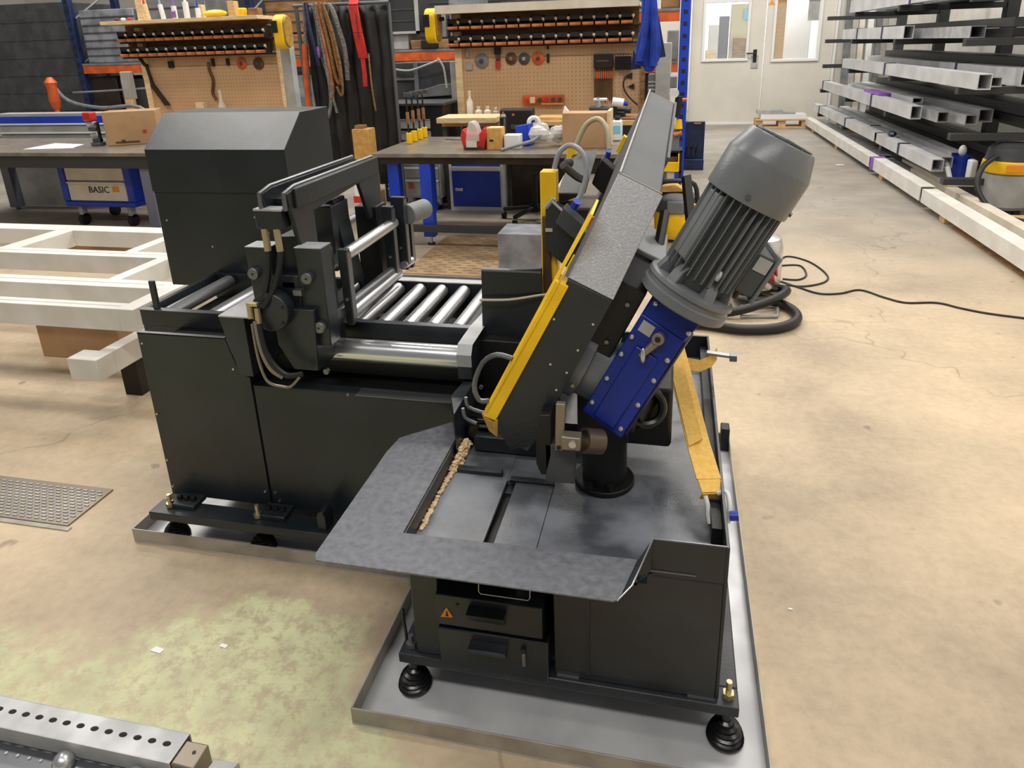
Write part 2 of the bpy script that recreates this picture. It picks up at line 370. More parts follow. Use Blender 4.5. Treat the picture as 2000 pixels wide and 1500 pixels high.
# --- chip pan
pan = B()
pan.box(-.545, -.383, 1.21, 1.62, .440, .450).box(-.358, -.262, 1.21, 1.455, .440, .4515).box(-.2605, .134, 1.21, 2.27, .440, .450).box(-.545, -.2605, 1.46, 2.27, .43, .449)
pan = pan.o('chip_pan', 'pan', saw)
box('drain_slot', 'black', pan, -.383, -.358, 1.21, 1.455, .431, .434)
box('slot_lip', 'dark', pan, -.375, -.262, 1.452, 1.470, .449, .458, .001)
box('pan_side', 'dark_smooth', pan, .134, .141, 1.20, 2.28, .13, .530, .001)
box('pan_front', 'dark_smooth', pan, -.012, .134, 1.20, 1.206, .44, .530, .001)
box('pan_back', 'dark_smooth', pan, -.545, .134, 2.27, 2.28, .44, .530)
box('inner_wall_shade', 'black', pan, .112, .133, 1.30, 2.26, .450, .497)  # black strip painting the shade on the side wall's inner face
fl = B()
fl.prism([(-.694, 1.052, .496), (-.080, 1.052, .496), (-.068, 1.060, .496), (-.040, 1.172, .496), (-.545, 1.165, .496), (-.545, 1.60, .496), (-.573, 1.640, .496), (-.698, 1.530, .496), (-.706, 1.46, .496), (-.704, 1.07, .496)], (0, 0, .004))
fl = fl.o('pan_flange', 'pan_flange', saw, .001)
B().sheet([(-.068, 1.060, .498), (-.040, 1.172, .498), (-.010, 1.205, .532), (-.012, 1.2, .530), (-.046, 1.075, .523)], .003).o('flange_flare', 'dark', fl)
B().tube([(-.072, 1.054, .499), (-.046, 1.072, .523), (-.012, 1.202, .531), (.138, 1.203, .531)], .0016, 6, 1).o('worn_edge', 'steel', fl)
box('channel_wall', 'dark', pan, -.549, -.541, 1.17, 1.62, .440, .496)
box('front_drop', 'dark', pan, -.545, -.040, 1.166, 1.170, .440, .496)
box('front_floor', 'dark', pan, -.545, -.02, 1.166, 1.21, .440, .446)
B().sheet([(-.04, 1.172, .45), (-.012, 1.205, .45), (-.010, 1.206, .53), (-.038, 1.172, .498)], .003).o('corner_gusset', 'dark', pan)
box('sub_panel', 'dark', base, -.557, -.02, 1.42, 1.44, .40, .44)
# table behind the pan
tb = B()
tb.box(-.53, -.29, 1.605, 1.64, .45, .515).box(-.53, -.18, 1.64, 2.2, .45, .52).box(-.50, -.285, 1.60, 1.63, .522, .534)
tb = tb.o('saw_table', 'black_gloss', saw, .003)
box('table_edge', 'steel_dark', tb, -.49, -.29, 1.592, 1.600, .515, .520)
box('table_rib', 'dark', tb, -.50, -.29, 1.57, 1.600, .455, .50, .003)
B().prism([(-.575, 1.62, .47), (-.535, 1.52, .47), (-.535, 1.75, .47), (-.555, 1.80, .47)], (0, 0, .12)).o('side_guard', 'dark', tb, .001)
box('slot_block', 'dark', tb, -.52, -.40, 1.47, 1.49, .45, .462, .002)
# swivel column and its foot
col = B(); col.cyl((-.14, 1.50, .45), (-.14, 1.50, .72), .055, None, 28).cyl((-.14, 1.50, .45), (-.14, 1.50, .465), .075, None, 32)
col.box(-.20, -.08, 1.44, 1.62, .60, .78)
col = col.o('swivel_column', 'black', saw, .003)
box('column_arm', 'black', col, -.20, .02, 1.5, 1.75, .56, .72, .01)
for x, y in ((-.17, 1.372), (-.12, 1.372)): cyl('bolt', 'black', col, (x, y+.068, .464), (x, y+.068, .478), .010, None, 6)
# hinge bracket in front of the column
hb = box('hinge_bracket', 'grey_dark', saw, -.252, -.188, 1.30, 1.335, .572, .668, .002)
B().prism([(-.262, 1.30, .588), (-.273, 1.30, .615), (-.272, 1.30, .700), (-.262, 1.30, .738), (-.238, 1.30, .742), (-.238, 1.30, .640), (-.250, 1.30, .590)], (0, .07, 0)).o('bent_guard', 'black', hb, .002)
B().hexa([(-.228, 1.285, .664), (-.210, 1.285, .664), (-.210, 1.30, .664), (-.228, 1.30, .664), (-.224, 1.285, .778), (-.204, 1.285, .778), (-.204, 1.30, .778), (-.224, 1.30, .778)]).o('flat_bar', 'tan_metal', hb, .002)
cl = box('clamp_block', 'tan_metal', hb, -.212, -.170, 1.270, 1.30, .676, .708, .003)
cyl('screw', 'steel', hb, (-.186, 1.262, .696), (-.186, 1.272, .696), .008, None, 12)
cyl('screw', 'black', hb, (-.219, 1.283, .672), (-.219, 1.287, .672), .005, None, 10)
B().lathe([(.024, 0), (.028, 0), (.028, .042), (.024, .042), (.022, .042), (.022, 0), (.024, 0)], (-.166, 1.30, .686), (.80, .50, -.30), 24, cap=False).o('pipe_stub', 'brown_metal', hb)
# --- bow (band wheel housing), leaning to the right
al = math.radians(26); U = Vector((math.sin(al), 0, math.cos(al))); Wv = Vector((math.cos(al), 0, -math.sin(al)))
Lv = Vector((.013, .9966, .081)).normalized(); A = Vector((-.203, 1.358, 1.040))
def bw(w, l, u): return A+Wv*w+Lv*l+U*u
def bprism(b, prof, w0, w1): return b.prism([bw(w0, l, u) for l, u in prof], Wv*(w1-w0))
prof = [(0, -.435), (0, 0), (.125, .200), (1.285, .205), (1.36, .10), (1.36, -.33), (1.02, -.33), (.93, .02), (.48, .02), (.42, -.10), (.36, -.435)]
bow = bprism(B(), prof, .002, .100).o('bow_housing', 'bow_grey', saw, .004)
# housing faces: speckled nose plate, lamp sheen lightened into its colour; dark front cover
bprism(B(), [(-.004, -.003), (.122, .203), (.127, .200), (.002, -.006)], -.002, .103).o('nose_plate', 'bow_speckle_sheen', bow, .0015)
bprism(B(), [(-.006, -.405), (-.006, -.006), (.0, -.004), (.0, -.405)], .0, .102).o('front_cover', 'dark', bow, .001)
B().add([bw(.0, -.006, -.404), bw(.102, -.006, -.404), bw(.062, -.006, -.448), bw(.0, .0, -.404), bw(.102, .0, -.404), bw(.062, .0, -.448)], [(0, 1, 2), (3, 5, 4), (0, 3, 4, 1), (1, 4, 5, 2), (2, 5, 3, 0)]).o('cover_tip', 'dark', bow)
for w, u in ((.012, -.10), (.09, -.07), (.09, -.20), (.09, -.31), (.05, -.20), (.088, -.14), (.088, -.25)):
    p = bw(w, -.006, u); cyl('screw', 'steel', bow, p, p-Vector((0, .003, 0)), .0028, None, 8)
# worn rim lines on the top edges
B().tube([bw(0, .0, 0), bw(0, .125, .203)], .0022, 6).tube([bw(0, .125, .206), bw(0, 1.285, .210)], .0026, 6).tube([bw(0, .125, .205), bw(.100, .125, .205)], .0018, 6).o('edge_flange', 'grey_light', bow)
bprism(B(), [(.45, .17), (.45, .207), (1.28, .210), (1.28, .175)], .100, .108).o('side_flange', 'bow_grey', bow, .001)
# yellow blade cover strips along the left of the nose
yg = B()
yg.hexa([bw(-.030, -.012, -.395), bw(0, -.012, -.395), bw(0, .03, -.395), bw(-.030, .03, -.395), bw(-.022, -.012, -.018), bw(.008, -.012, -.018), bw(0, .03, -.018), bw(-.022, .03, -.018)])
yg = yg.o('blade_cover', 'yellow', saw, .0015)
B().hexa([bw(-.034, .0, -.385), bw(-.030, -.012, -.385), bw(-.030, .03, -.385), bw(-.034, .03, -.385), bw(-.020, .0, .14), bw(-.014, -.004, .14), bw(-.014, .1, .14), bw(-.020, .1, .14)]).o('cover_edge', 'yellow', yg, .001)
B().add([tuple(bw(-.036, -.012, -.392)), tuple(bw(.004, -.012, -.388)), tuple(bw(.022, -.012, -.430)), tuple(bw(-.004, -.012, -.424)), tuple(bw(-.036, .006, -.392)), tuple(bw(.004, .006, -.388)), tuple(bw(.022, .006, -.430)), tuple(bw(-.004, .006, -.424))], [(0, 1, 2, 3), (4, 7, 6, 5), (0, 4, 5, 1), (1, 5, 6, 2), (2, 6, 7, 3), (3, 7, 4, 0)]).o('worn_toe', 'yellow_old', yg, .002)
B().tube([bw(-.028, -.013, -.38), bw(-.016, -.013, -.08), bw(-.012, -.010, .05)], .002, 6).o('highlight_bead', 'yellow', yg)
bprism(B(), [(1.10, .0), (1.10, .06), (1.13, .06), (1.13, .0)], -.014, .0).o('blade_cover_rear', 'yellow', yg, .001)
# belt/bracket handle loop left of the toe
B().tube([bw(-.030, .0, -.235), bw(-.065, .0, -.245), bw(-.085, .0, -.28), bw(-.080, .0, -.34), bw(-.055, .0, -.37), bw(-.034, .0, -.36)], .006, 6, 3).o('hand_loop', 'steel_dark', saw)
B().tube([bw(-.034, .0, -.395), bw(-.07, .0, -.40), bw(-.085, .0, -.38)], .004, 6, 3).tube([bw(-.036, .0, -.43), bw(-.065, .0, -.43), bw(-.08, .0, -.41)], .004, 6, 3).o('spring_hook', 'steel_dark', saw)
# black cover on the motor side of the bow
bc = bprism(B(), [(.05, -.17), (.05, .02), (.12, .06), (.34, .03), (.34, -.14)], .100, .165).o('drive_cover', 'black', saw, .003)
for l, u in ((.05, -.02), (.05, -.12)):
    p = bw(.140, l, u); cyl('screw', 'steel_dark', bc, p, p-Lv*.006, .005, None, 10)
bprism(B(), [(.12, .062), (.12, .075), (.30, .075), (.30, .062)], .105, .180).o('motor_bracket', 'motor', bc, .004)
B().tube([bw(.145, .30, .12), bw(.165, .18, .04), bw(.16, .10, -.04)], .012, 8, 3).o('support_bar', 'black', bc)
B().strip([(.030, 1.90, 1.150), (.062, 1.72, .925)], (.018, .02, 0), .012).o('gas_strut', 'black', bc)
# worm flange between bow and gearbox
wc = bw(.100, .115, -.215)
wf = B().lathe([(.098, -.01), (.098, .030), (.086, .034), (.086, .075), (.07, .08)], wc, Wv, 40).o('wheel_hub', 'motor', saw)
cyl('hub_plug', 'brass', wf, wc+Wv*.02-Vector((0, .1, 0))-U*.03, wc+Wv*.02-Vector((0, .085, 0))-U*.03, .004)
# --- gearbox and motor share an axis
ag = math.radians(27.9); UG = Vector((math.sin(ag), .035, math.cos(ag))).normalized(); WG0 = Vector((math.cos(ag), 0, -math.sin(ag)))
rt = math.radians(-14); WG = WG0*math.cos(rt)+Vector((0, 1, 0))*math.sin(rt); DG = UG.cross(WG).normalized()
if DG.y < 0: DG = -DG
M0 = Vector((.045, 1.40, 1.013))
def gw(w, d, u): return M0+WG*w+DG*d+UG*u
def gbox(b, w0, w1, d0, d1, u0, u1): return b.hexa([gw(w0, d0, u0), gw(w1, d0, u0), gw(w1, d1, u0), gw(w0, d1, u0), gw(w0, d0, u1), gw(w1, d0, u1), gw(w1, d1, u1), gw(w0, d1, u1)])
gx = gbox(B(), -.050, .052, -.026, .07, -.355, -.095)
gbox(gx, -.058, .05, .0, .10, -.345, -.02)
gx = gx.o('gearbox', 'blue', saw, .004)
# front cover plate, bevelled neck and label
pl = B().hexa([gw(-.054, -.040, -.362), gw(.050, -.040, -.362), gw(.050, -.026, -.362), gw(-.054, -.026, -.362), gw(-.054, -.040, -.095), gw(.050, -.040, -.095), gw(.050, -.026, -.095), gw(-.054, -.026, -.095)])
pl.o('cover_plate', 'blue', gx, .003)
nk = B().hexa([gw(-.054, -.040, -.095), gw(.050, -.040, -.095), gw(.05, .05, -.095), gw(-.054, .05, -.095), gw(-.046, -.030, -.03), gw(.062, -.030, -.03), gw(.062, .05, -.03), gw(-.046, .05, -.03)])
nk.o('motor_adapter', 'blue', gx, .003)
gbox(B(), -.028, .026, -.046, -.040, -.352, -.16).o('centre_rib', 'blue', gx, .004)
gbox(B(), .050, .056, -.036, .06, -.35, -.10).o('side_plate', 'blue_dark', gx, .002)
for w, u in ((-.044, -.330), (.038, -.342), (-.044, -.262), (.041, -.272), (-.045, -.196), (.041, -.205), (-.045, -.150), (.042, -.150), (-.040, -.06), (.048, -.075)):
    p = gw(w, -.040, u); B().sph(p-DG*.002, .0062, 10).o('bolt', 'steel', gx)
gbox(B(), -.043, -.014, -.0415, -.040, -.130, -.104).o('rating_plate', 'grey_light', gx)
# drain tap on the cover
tp = B().cyl(gw(.004, -.040, -.118), gw(.004, -.058, -.118), .013, None, 20).cyl(gw(.004, -.042, -.128), gw(-.008, -.056, -.172), .010, .006, 12)
tp = tp.o('oil_tap', 'tan_metal', gx, .001)
cyl('tap_hole', 'black', gx, gw(.004, -.0585, -.118), gw(.004, -.0592, -.118), .006)
B().sph(gw(-.004, -.060, -.165), .0075, 12, .8, .8, 2.4).o('tap_lever', 'steel', gx)
# motor
mo = B().lathe([(.090, -.040), (.096, -.036), (.096, -.018), (.092, -.014), (.092, -.006), (.096, -.002), (.094, .006), (.080, .010)], M0, UG, 48).o('motor_flange', 'motor', saw)
mbd = B().lathe([(.058, .0), (.064, .018), (.064, .215)], M0, UG, 40)
mbd = mbd.o('motor_body', 'motor_dark', saw)
for k in range(30):
    a = 2*math.pi*(k+.5)/30; dr = WG0*math.cos(a)+Vector((0, 1, 0))*math.sin(a); tn = -WG0*math.sin(a)+Vector((0, 1, 0))*math.cos(a)
    fb = B(); P = lambda r, t, h: M0+dr*r+tn*t+UG*h
    fb.hexa([P(.062, -.0016, .028), P(.062, .0016, .028), P(.0785, .0010, .036), P(.0785, -.0010, .036), P(.062, -.0016, .215), P(.062, .0016, .215), P(.0795, .0010, .215), P(.0795, -.0010, .215)])
    fb.o('cooling_fin', 'motor', mbd)
for a in (-2.25, -1.2, -.3, .9, 2.2, 3.3):
    dr = WG0*math.cos(a)+Vector((0, 1, 0))*math.sin(a); tn = -WG0*math.sin(a)+Vector((0, 1, 0))*math.cos(a); P = lambda r, t, h: M0+dr*r+tn*t+UG*h
    B().hexa([P(.060, -.013, .004), P(.060, .013, .004), P(.086, .013, .004), P(.086, -.013, .004), P(.060, -.011, .050), P(.060, .011, .050), P(.077, .011, .036), P(.077, -.011, .036)]).o('foot_lug', 'motor', mbd, .002)
fc = B().lathe([(.079, .208), (.0848, .208), (.0855, .212), (.0850, .288), (.0835, .293), (.068, .334), (.064, .338), (.0, .340)], M0, UG, 56, cap=False).o('fan_cover', 'motor', saw, ang=25)
for r_, h_ in ((.056, .3400), (.044, .3405), (.032, .341), (.02, .3415)):
    B().ring(M0+UG*h_, UG, r_, .0018, 36, 6).o('grille_ring', 'motor_dark', fc)
for k in range(12):
    a = 2*math.pi*k/12; dr = WG0*math.cos(a)+Vector((0, 1, 0))*math.sin(a)
    B().cyl(M0+UG*.3415+dr*.014, M0+UG*.3400+dr*.060, .0018, None, 5).o('grille_bar', 'motor', fc)
for a in (-1.75, -.3, 2.6):
    dr = WG0*math.cos(a)+Vector((0, 1, 0))*math.sin(a); cyl('screw', 'steel_dark', fc, M0+dr*.084+UG*.226, M0+dr*.089+UG*.226, .005, None, 10)
for a in (-2.55, .75, 2.0):
    dr = WG0*math.cos(a)+Vector((0, 1, 0))*math.sin(a); tn = -WG0*math.sin(a)+Vector((0, 1, 0))*math.cos(a); P = lambda r, t, h: M0+dr*r+tn*t+UG*h
    B().hexa([P(.060, -.024, .05), P(.060, .024, .05), P(.0775, .019, .06), P(.0775, -.019, .06), P(.060, -.024, .205), P(.060, .024, .205), P(.0775, .019, .200), P(.0775, -.019, .200)]).o('smooth_pad', 'motor', mbd, .002)
# terminal box on the right rear, cable gland, lifting eye
a = .15; dr = WG0*math.cos(a)+Vector((0, 1, 0))*math.sin(a); tn = Vector((0, 1, 0))*math.cos(a)-WG0*math.sin(a)
P = lambda r, t, h: M0+dr*r+tn*t+UG*h
tbx = B().hexa([P(.062, -.045, .045), P(.105, -.045, .045), P(.105, .045, .045), P(.062, .045, .045), P(.062, -.045, .135), P(.105, -.045, .135), P(.105, .045, .135), P(.062, .045, .135)]).o('terminal_box', 'motor_dark', saw, .004)
B().hexa([P(.105, -.050, .035), P(.112, -.050, .035), P(.112, .050, .035), P(.105, .050, .035), P(.105, -.050, .145), P(.112, -.050, .145), P(.112, .050, .145), P(.105, .050, .145)]).o('terminal_lid', 'motor', tbx, .003)
B().hexa([P(.07, -.046, .10), P(.10, -.046, .10), P(.10, -.047, .10), P(.07, -.047, .10), P(.07, -.046, .13), P(.10, -.046, .13), P(.10, -.047, .13), P(.07, -.047, .13)]).o('label_plate', 'grey_light', tbx)
cyl('cable_gland', 'black', tbx, P(.085, 0, .045), P(.085, 0, .02), .012, None, 12)
a = -1.35; dr = WG0*math.cos(a)+Vector((0, 1, 0))*math.sin(a)
B().ring(M0+dr*.086+UG*.068, WG0, .0085, .0028, 16, 6).o('lifting_eye', 'grey_light', mbd)
# black rubber coil and pivot drum under the gearbox
B().ring(gw(.055, .07, -.315), (.25, -.85, .4), .040, .010, 28, 8).ring(gw(.062, .09, -.32), (.25, -.85, .4), .034, .009, 28, 8).o('hose_coil', 'black_gloss', saw)
B().cyl(gw(.03, .06, -.36), gw(.03, .13, -.30), .045, None, 24).cyl(gw(-.03, .04, -.375), gw(.06, .04, -.355), .018, None, 16).o('pivot_drum', 'black', saw, .003)
# --- feed side of the saw
fcab = B()
fcab.box(-1.586, -1.222, 1.664, 2.3, .115, .64).box(-1.222, -.56, 1.667, 2.3, .115, .545)
fcab = fcab.o('feed_cabinet', 'black', saw)
fp = B().prism([(-1.588, 1.660, .118), (-1.222, 1.660, .118), (-1.222, 1.660, .575), (-1.243, 1.660, .58), (-1.262, 1.660, .615), (-1.285, 1.660, .70), (-1.588, 1.660, .70)], (0, .004, 0)).o('front_panel', 'dark_smooth', saw, .001)
box('panel_flange', 'steel_dark', fp, -1.588, -1.286, 1.660, 1.672, .696, .701)
box('panel_side', 'dark_smooth', fp, -1.588, -1.584, 1.664, 2.3, .118, .635)
for x, z in ((-1.575, .665), (-1.578, .42), (-1.578, .15), (-1.272, .60), (-1.236, .17), (-1.578, .25)): cyl('screw', 'steel', fp, (x, 1.660, z), (x, 1.656, z), .0035, None, 8)
lp = box('lower_panel', 'dark_smooth', saw, -1.214, -.560, 1.660, 1.665, .118, .545, .001)
box('panel_lip', 'steel_dark', lp, -.88, -.562, 1.655, 1.70, .545, .548)
box('panel_lip_dark', 'dark_smooth', lp, -1.214, -.88, 1.66, 1.70, .545, .549)
for x, z in ((-1.20, .17), (-1.19, .14), (-.905, .545), (-.585, .50)): cyl('screw', 'steel_dark', lp, (x, 1.660, z), (x, 1.656, z), .005, None, 8)
# sub-frame rail with mounting pads and feet
sr = box('foot_rail', 'dark', saw, -1.600, -.56, 1.560, 1.632, .090, .118, .003)
box('foot_rail', 'dark', saw, -1.600, -.56, 2.2, 2.27, .090, .118, .003)
for x in (-1.50, -1.18):
    q = box('mounting_pad', 'dark', sr, x-.045, x+.045, 1.59, 1.655, .118, .135, .003)
    for dx in (-.025, .0, .025): cyl('pad_bolt', 'black', sr, (x+dx, 1.62, .135), (x+dx, 1.62, .150), .009, None, 6)
B().prism([(-1.015, 1.575, .118), (-.985, 1.575, .118), (-.985, 1.575, .165), (-.993, 1.575, .182), (-1.007, 1.575, .182), (-1.015, 1.575, .165)], (0, .05, 0)).o('eye_lug', 'dark', sr, .003)
foot(-1.545, 1.597, zb=.095, zt=.165); foot(-1.230, 1.597, zb=.095, zt=.165); foot(-.80, 1.597, zb=.095, zt=.15); foot(-1.545, 2.235, zb=.095, zt=.15)
# --- roller table
rtb = B()
rtb.box(-1.725, -.575, 1.835, 1.855, .645, .70).box(-1.725, -.575, 2.225, 2.245, .600, .70).box(-1.725, -1.705, 1.855, 2.225, .645, .70).box(-.595, -.575, 1.855, 2.225, .645, .70)
rtb.box(-1.725, -.60, 1.838, 1.855, .60, .646)
rtb = rtb.o('roller_frame', 'dark', saw, .002)
box('bed_plate', 'black', rtb, -1.70, -.6, 1.86, 2.22, .600, .610)
box('rail_cap', 'steel_dark', rtb, -.99, -.575, 1.833, 1.857, .700, .702)
box('rail_cap', 'steel', rtb, -1.0, -.575, 2.223, 2.262, .700, .704)
box('rail_cap', 'steel_dark', rtb, -1.725, -1.29, 1.833, 1.857, .700, .702)
for x in (-1.645, -1.475, -1.305, -1.13, -.955, -.873, -.791, -.709, -.627):
    r = cyl('roller', 'steel', saw, (x, 1.868, .676), (x, 2.212, .676), .0235, None, 28)
    cyl('roller_axle', 'steel_dark', r, (x, 1.856, .676), (x, 2.224, .676), .007)
r = cyl('front_roller', 'chrome', saw, (-.985, 1.735, .652), (-.578, 1.735, .652), .035, None, 40)
cyl('roller_axle', 'steel_dark', r, (-1.0, 1.735, .652), (-.54, 1.735, .652), .010)
br = B()
br.prism([(-.578, 1.700, .60), (-.578, 1.700, .675), (-.578, 1.720, .70), (-.578, 1.85, .702), (-.578, 2.0, .702), (-.578, 2.0, .68), (-.578, 1.78, .60)], (.042, 0, 0))
br = br.o('end_bracket', 'dark', saw, .002)
B().add([(-.579, 1.699, .676), (-.535, 1.699, .676), (-.535, 1.719, .7015), (-.579, 1.719, .7015), (-.579, 1.699, .640), (-.535, 1.699, .640), (-.579, 1.85, .7035), (-.535, 1.85, .7035), (-.56, 2.1, .7035), (-.535, 2.1, .7035)], [(0, 3, 2, 1), (4, 0, 1, 5), (3, 6, 7, 2), (6, 8, 9, 7)]).o('worn_face', 'galv', br)
cyl('guide_boss', 'steel_dark', br, (-.50, 1.665, .60), (-.50, 1.66, .60), .006)
box('under_beam', 'black', saw, -1.22, -.535, 1.76, 1.80, .56, .615, .002)
cyl('loose_bolt', 'steel_dark', saw, (-.965, 1.655, .615), (-.965, 1.667, .615), .009, None, 10)
# stop posts on the table rails
box('stop_post', 'dark', saw, -1.675, -1.655, 1.842, 1.852, .70, .800, .001)
box('stop_post', 'dark', saw, -1.50, -1.48, 2.20, 2.21, .70, .80, .001)
B().tube([(-1.49, 2.205, .70), (-1.47, 2.19, .76), (-1.47, 2.19, .70)], .007, 8).o('stop_post_foot', 'black', saw)
# --- control cabinet behind the table
cc = B().prism([(-1.934, 2.25, .635), (-1.934, 2.60, .635), (-1.934, 2.60, 1.288), (-1.934, 2.39, 1.288), (-1.934, 2.25, 1.168)], (.573, 0, 0)).o('control_cabinet', 'dark_smooth', saw, .004)
B().prism([(-1.937, 2.246, 1.012), (-1.937, 2.604, 1.012), (-1.937, 2.604, 1.291), (-1.937, 2.388, 1.291), (-1.937, 2.246, 1.170)], (.579, 0, 0)).o('cabinet_hood', 'dark_smooth', cc, .002)
B().prism([(-1.937, 2.2455, 1.1705), (-1.937, 2.3875, 1.2915), (-1.937, 2.3868, 1.2923), (-1.937, 2.2448, 1.1713)], (.579, 0, 0)).o('hood_slope_sheen', 'hood_sheen', cc)  # thin overlay whose lighter colour stands in for lamp reflection on the slope
box('hood_gap', 'black', cc, -1.932, -1.363, 2.249, 2.252, 1.006, 1.012)
for x, z in ((-1.46, 1.13), (-1.52, .92), (-1.47, .86), (-1.56, 1.05), (-1.72, .80), (-1.44, .96), (-1.50, .80), (-1.90, .90)): cyl('screw', 'grey_light', cc, (x, 2.25, z), (x, 2.247, z), .0035, None, 8)
box('cabinet_mount', 'dark', cc, -1.55, -1.38, 2.245, 2.35, .60, .635)
# --- feeding vice
arm = B().prism([(-1.262, 1.62, .785), (-1.18, 1.62, .785), (-1.18, 1.62, .60), (-1.222, 1.62, .60), (-1.245, 1.62, .70)], (0, .22, 0)).o('vice_arm', 'dark', saw, .002)
B().box(-1.262, -1.14, 1.62, 1.84, .785, .789).o('arm_cap', 'galv', arm)
vb = B()
vb.prism([(-1.070, 1.60, .83), (-.945, 1.60, .83), (-.955, 1.60, .645), (-1.03, 1.60, .645), (-1.07, 1.60, .72)], (0, .18, 0)).box(-1.075, -.99, 1.62, 1.76, .80, .92).box(-1.06, -.985, 1.66, 1.74, .90, 1.02)
vb = vb.o('vice_body', 'dark_smooth', saw, .003)
vm = cyl('hydraulic_motor', 'dark', saw, (-1.062, 1.615, .828), (-1.062, 1.57, .828), .056, None, 40, .004)
for k in range(6):
    a = k*math.pi/3+.4; p = Vector((-1.062+.046*math.cos(a), 1.57, .828+.046*math.sin(a))); cyl('bolt', 'black', vm, p, p-Vector((0, .003, 0)), .004, None, 6)
for x0, x1, z0, z1, bl in ((-1.140, -1.066, .80, .997, ((-1.118, .925),)), (-.992, -.914, .715, .999, ((-.958, .918), (-.940, .775)))):
    jp = B().prism([(x0, 1.62, z1), (x1, 1.62, z1), (x1-.003, 1.62, z0), (x0+.012, 1.62, z0), (x0+.004, 1.62, z0+.05)], (0, .06, 0)).o('jaw_plate', 'dark', saw, .003)
    box('plate_top', 'galv', jp, x0, x1, 1.62, 1.68, z1, z1+.002)
    for x, z in bl:
        p = B().cyl((x, 1.622, z), (x, 1.604, z), .0165, None, 24).o('guide_bolt', 'steel_dark', jp, .002)
        cyl('bolt_socket', 'black', jp, (x, 1.6045, z), (x, 1.603, z), .0035, None, 6)
# left guide rod and small inner rods
for x, z in ((-1.118, .925), (-.953, .918), (-.935, .775)):
    g = cyl('guide_rod', 'steel_dark', saw, (x, 1.68, z), (x, 2.30, z), .0165, None, 24)
for z in (.935, .755):
    cyl('clamp_rod', 'steel', saw, (-.925, 1.74, z), (-.93, 2.16, z), .019, None, 24)
# moving plates on the rods
for y, z0, z1, x0, x1 in ((1.70, .72, .985, -.965, -.935), (1.73, .735, .965, -.925, -.895), (2.12, .745, 1.0, -.955, -.915), (2.18, .76, 1.02, -.945, -.895), (2.25, .745, .965, -.935, -.905)):
    q = B().prism([(x0, y, z1), (x1, y, z1), (x1-.004, y, z0), (x0+.004, y, z0)], (0, .022, 0)).o('slide_plate', 'dark', saw, .002)
    box('plate_edge', 'steel_dark', q, x1-.003, x1+.001, y-.001, y+.023, z0+.02, z1-.01)
    cyl('screw', 'steel', q, ((x0+x1)/2, y, z0+.08), ((x0+x1)/2, y-.003, z0+.08), .005, None, 8)
cyl('rod_end_cap', 'grey', saw, (-.895, 2.20, .955), (-.865, 2.30, .955), .035, None, 24, .003)
cyl('rod_end', 'steel', saw, (-.91, 2.17, .78), (-.905, 2.23, .78), .014)
# portal beam over the table
pt = B().prism([(-.998, 1.625, 1.085), (-.998, 1.61, 1.150), (-.998, 1.66, 1.158), (-.998, 2.17, 1.158), (-.998, 2.20, 1.14), (-.998, 2.20, .97), (-.998, 2.10, .96), (-.998, 2.04, 1.095), (-.998, 1.74, 1.075), (-.998, 1.74, .96), (-.998, 1.66, .96)], (.014, 0, 0)).o('portal_beam', 'dark', saw, .003)
B().prism([(-1.068, 1.61, 1.150), (-1.068, 1.66, 1.158), (-1.068, 2.17, 1.158), (-1.068, 2.20, 1.14), (-1.068, 2.20, 1.09), (-1.068, 1.62, 1.09)], (.012, 0, 0)).o('beam_flange', 'dark', pt, .003)
for x in (-1.062, -.992):
    B().tube([(x, 1.606, 1.105), (x, 1.607, 1.150), (x, 1.66, 1.160), (x, 2.17, 1.160)], .006, 6, 1).o('worn_ridge', 'steel_dark', pt)
box('beam_ledge', 'dark', pt, -.985, -.976, 1.64, 2.185, 1.104, 1.157, .002)
box('beam_web', 'black', pt, -1.06, -.99, 1.66, 2.19, 1.10, 1.125)
box('inner_leg', 'dark', pt, -1.085, -1.02, 1.90, 2.02, .84, 1.05, .004)
B().hexa([(-1.02, 1.94, .78), (-.99, 1.94, .78), (-.99, 2.02, .78), (-1.02, 2.02, .78), (-1.06, 1.94, 1.06), (-1.03, 1.94, 1.06), (-1.03, 2.02, 1.06), (-1.06, 2.02, 1.06)]).o('inner_arm', 'dark_smooth', pt, .003)
box('far_leg', 'black', pt, -1.05, -.97, 2.12, 2.20, .70, 1.0, .003)
hd = box('portal_head', 'dark', saw, -1.082, -1.004, 1.60, 1.66, 1.055, 1.106, .004)
box('head_cap', 'galv', hd, -1.084, -1.0, 1.60, 1.64, 1.104, 1.110, .001)
for x in (-1.062, -1.026):
    cyl('hose_fitting', 'brass', saw, (x, 1.607, 1.055), (x+.006, 1.600, .995), .0095, None, 8)
B().tube([(-1.056, 1.600, .995), (-1.058, 1.585, .93), (-1.075, 1.575, .87), (-1.093, 1.56, .83)], .0085, 8).o('hydraulic_hose', 'rubber', saw)
B().tube([(-1.020, 1.600, .995), (-1.025, 1.585, .94), (-1.050, 1.575, .88), (-1.072, 1.56, .845)], .0085, 8).o('hydraulic_hose', 'rubber', saw)
B().box(-1.040, -1.005, 1.62, 1.64, .885, .90).box(-1.0, -.975, 1.60, 1.62, .87, .885).o('hose_clip', 'steel_dark', saw)
for dx in (0, .022):
    cyl('brass_elbow', 'brass', saw, (-1.112+dx, 1.56, .858-dx*.6), (-1.110+dx, 1.555, .815-dx*.6), .008, None, 8)
B().box(-1.118, -1.085, 1.553, 1.567, .850, .860).o('elbow_bridge', 'brass', saw, .001)
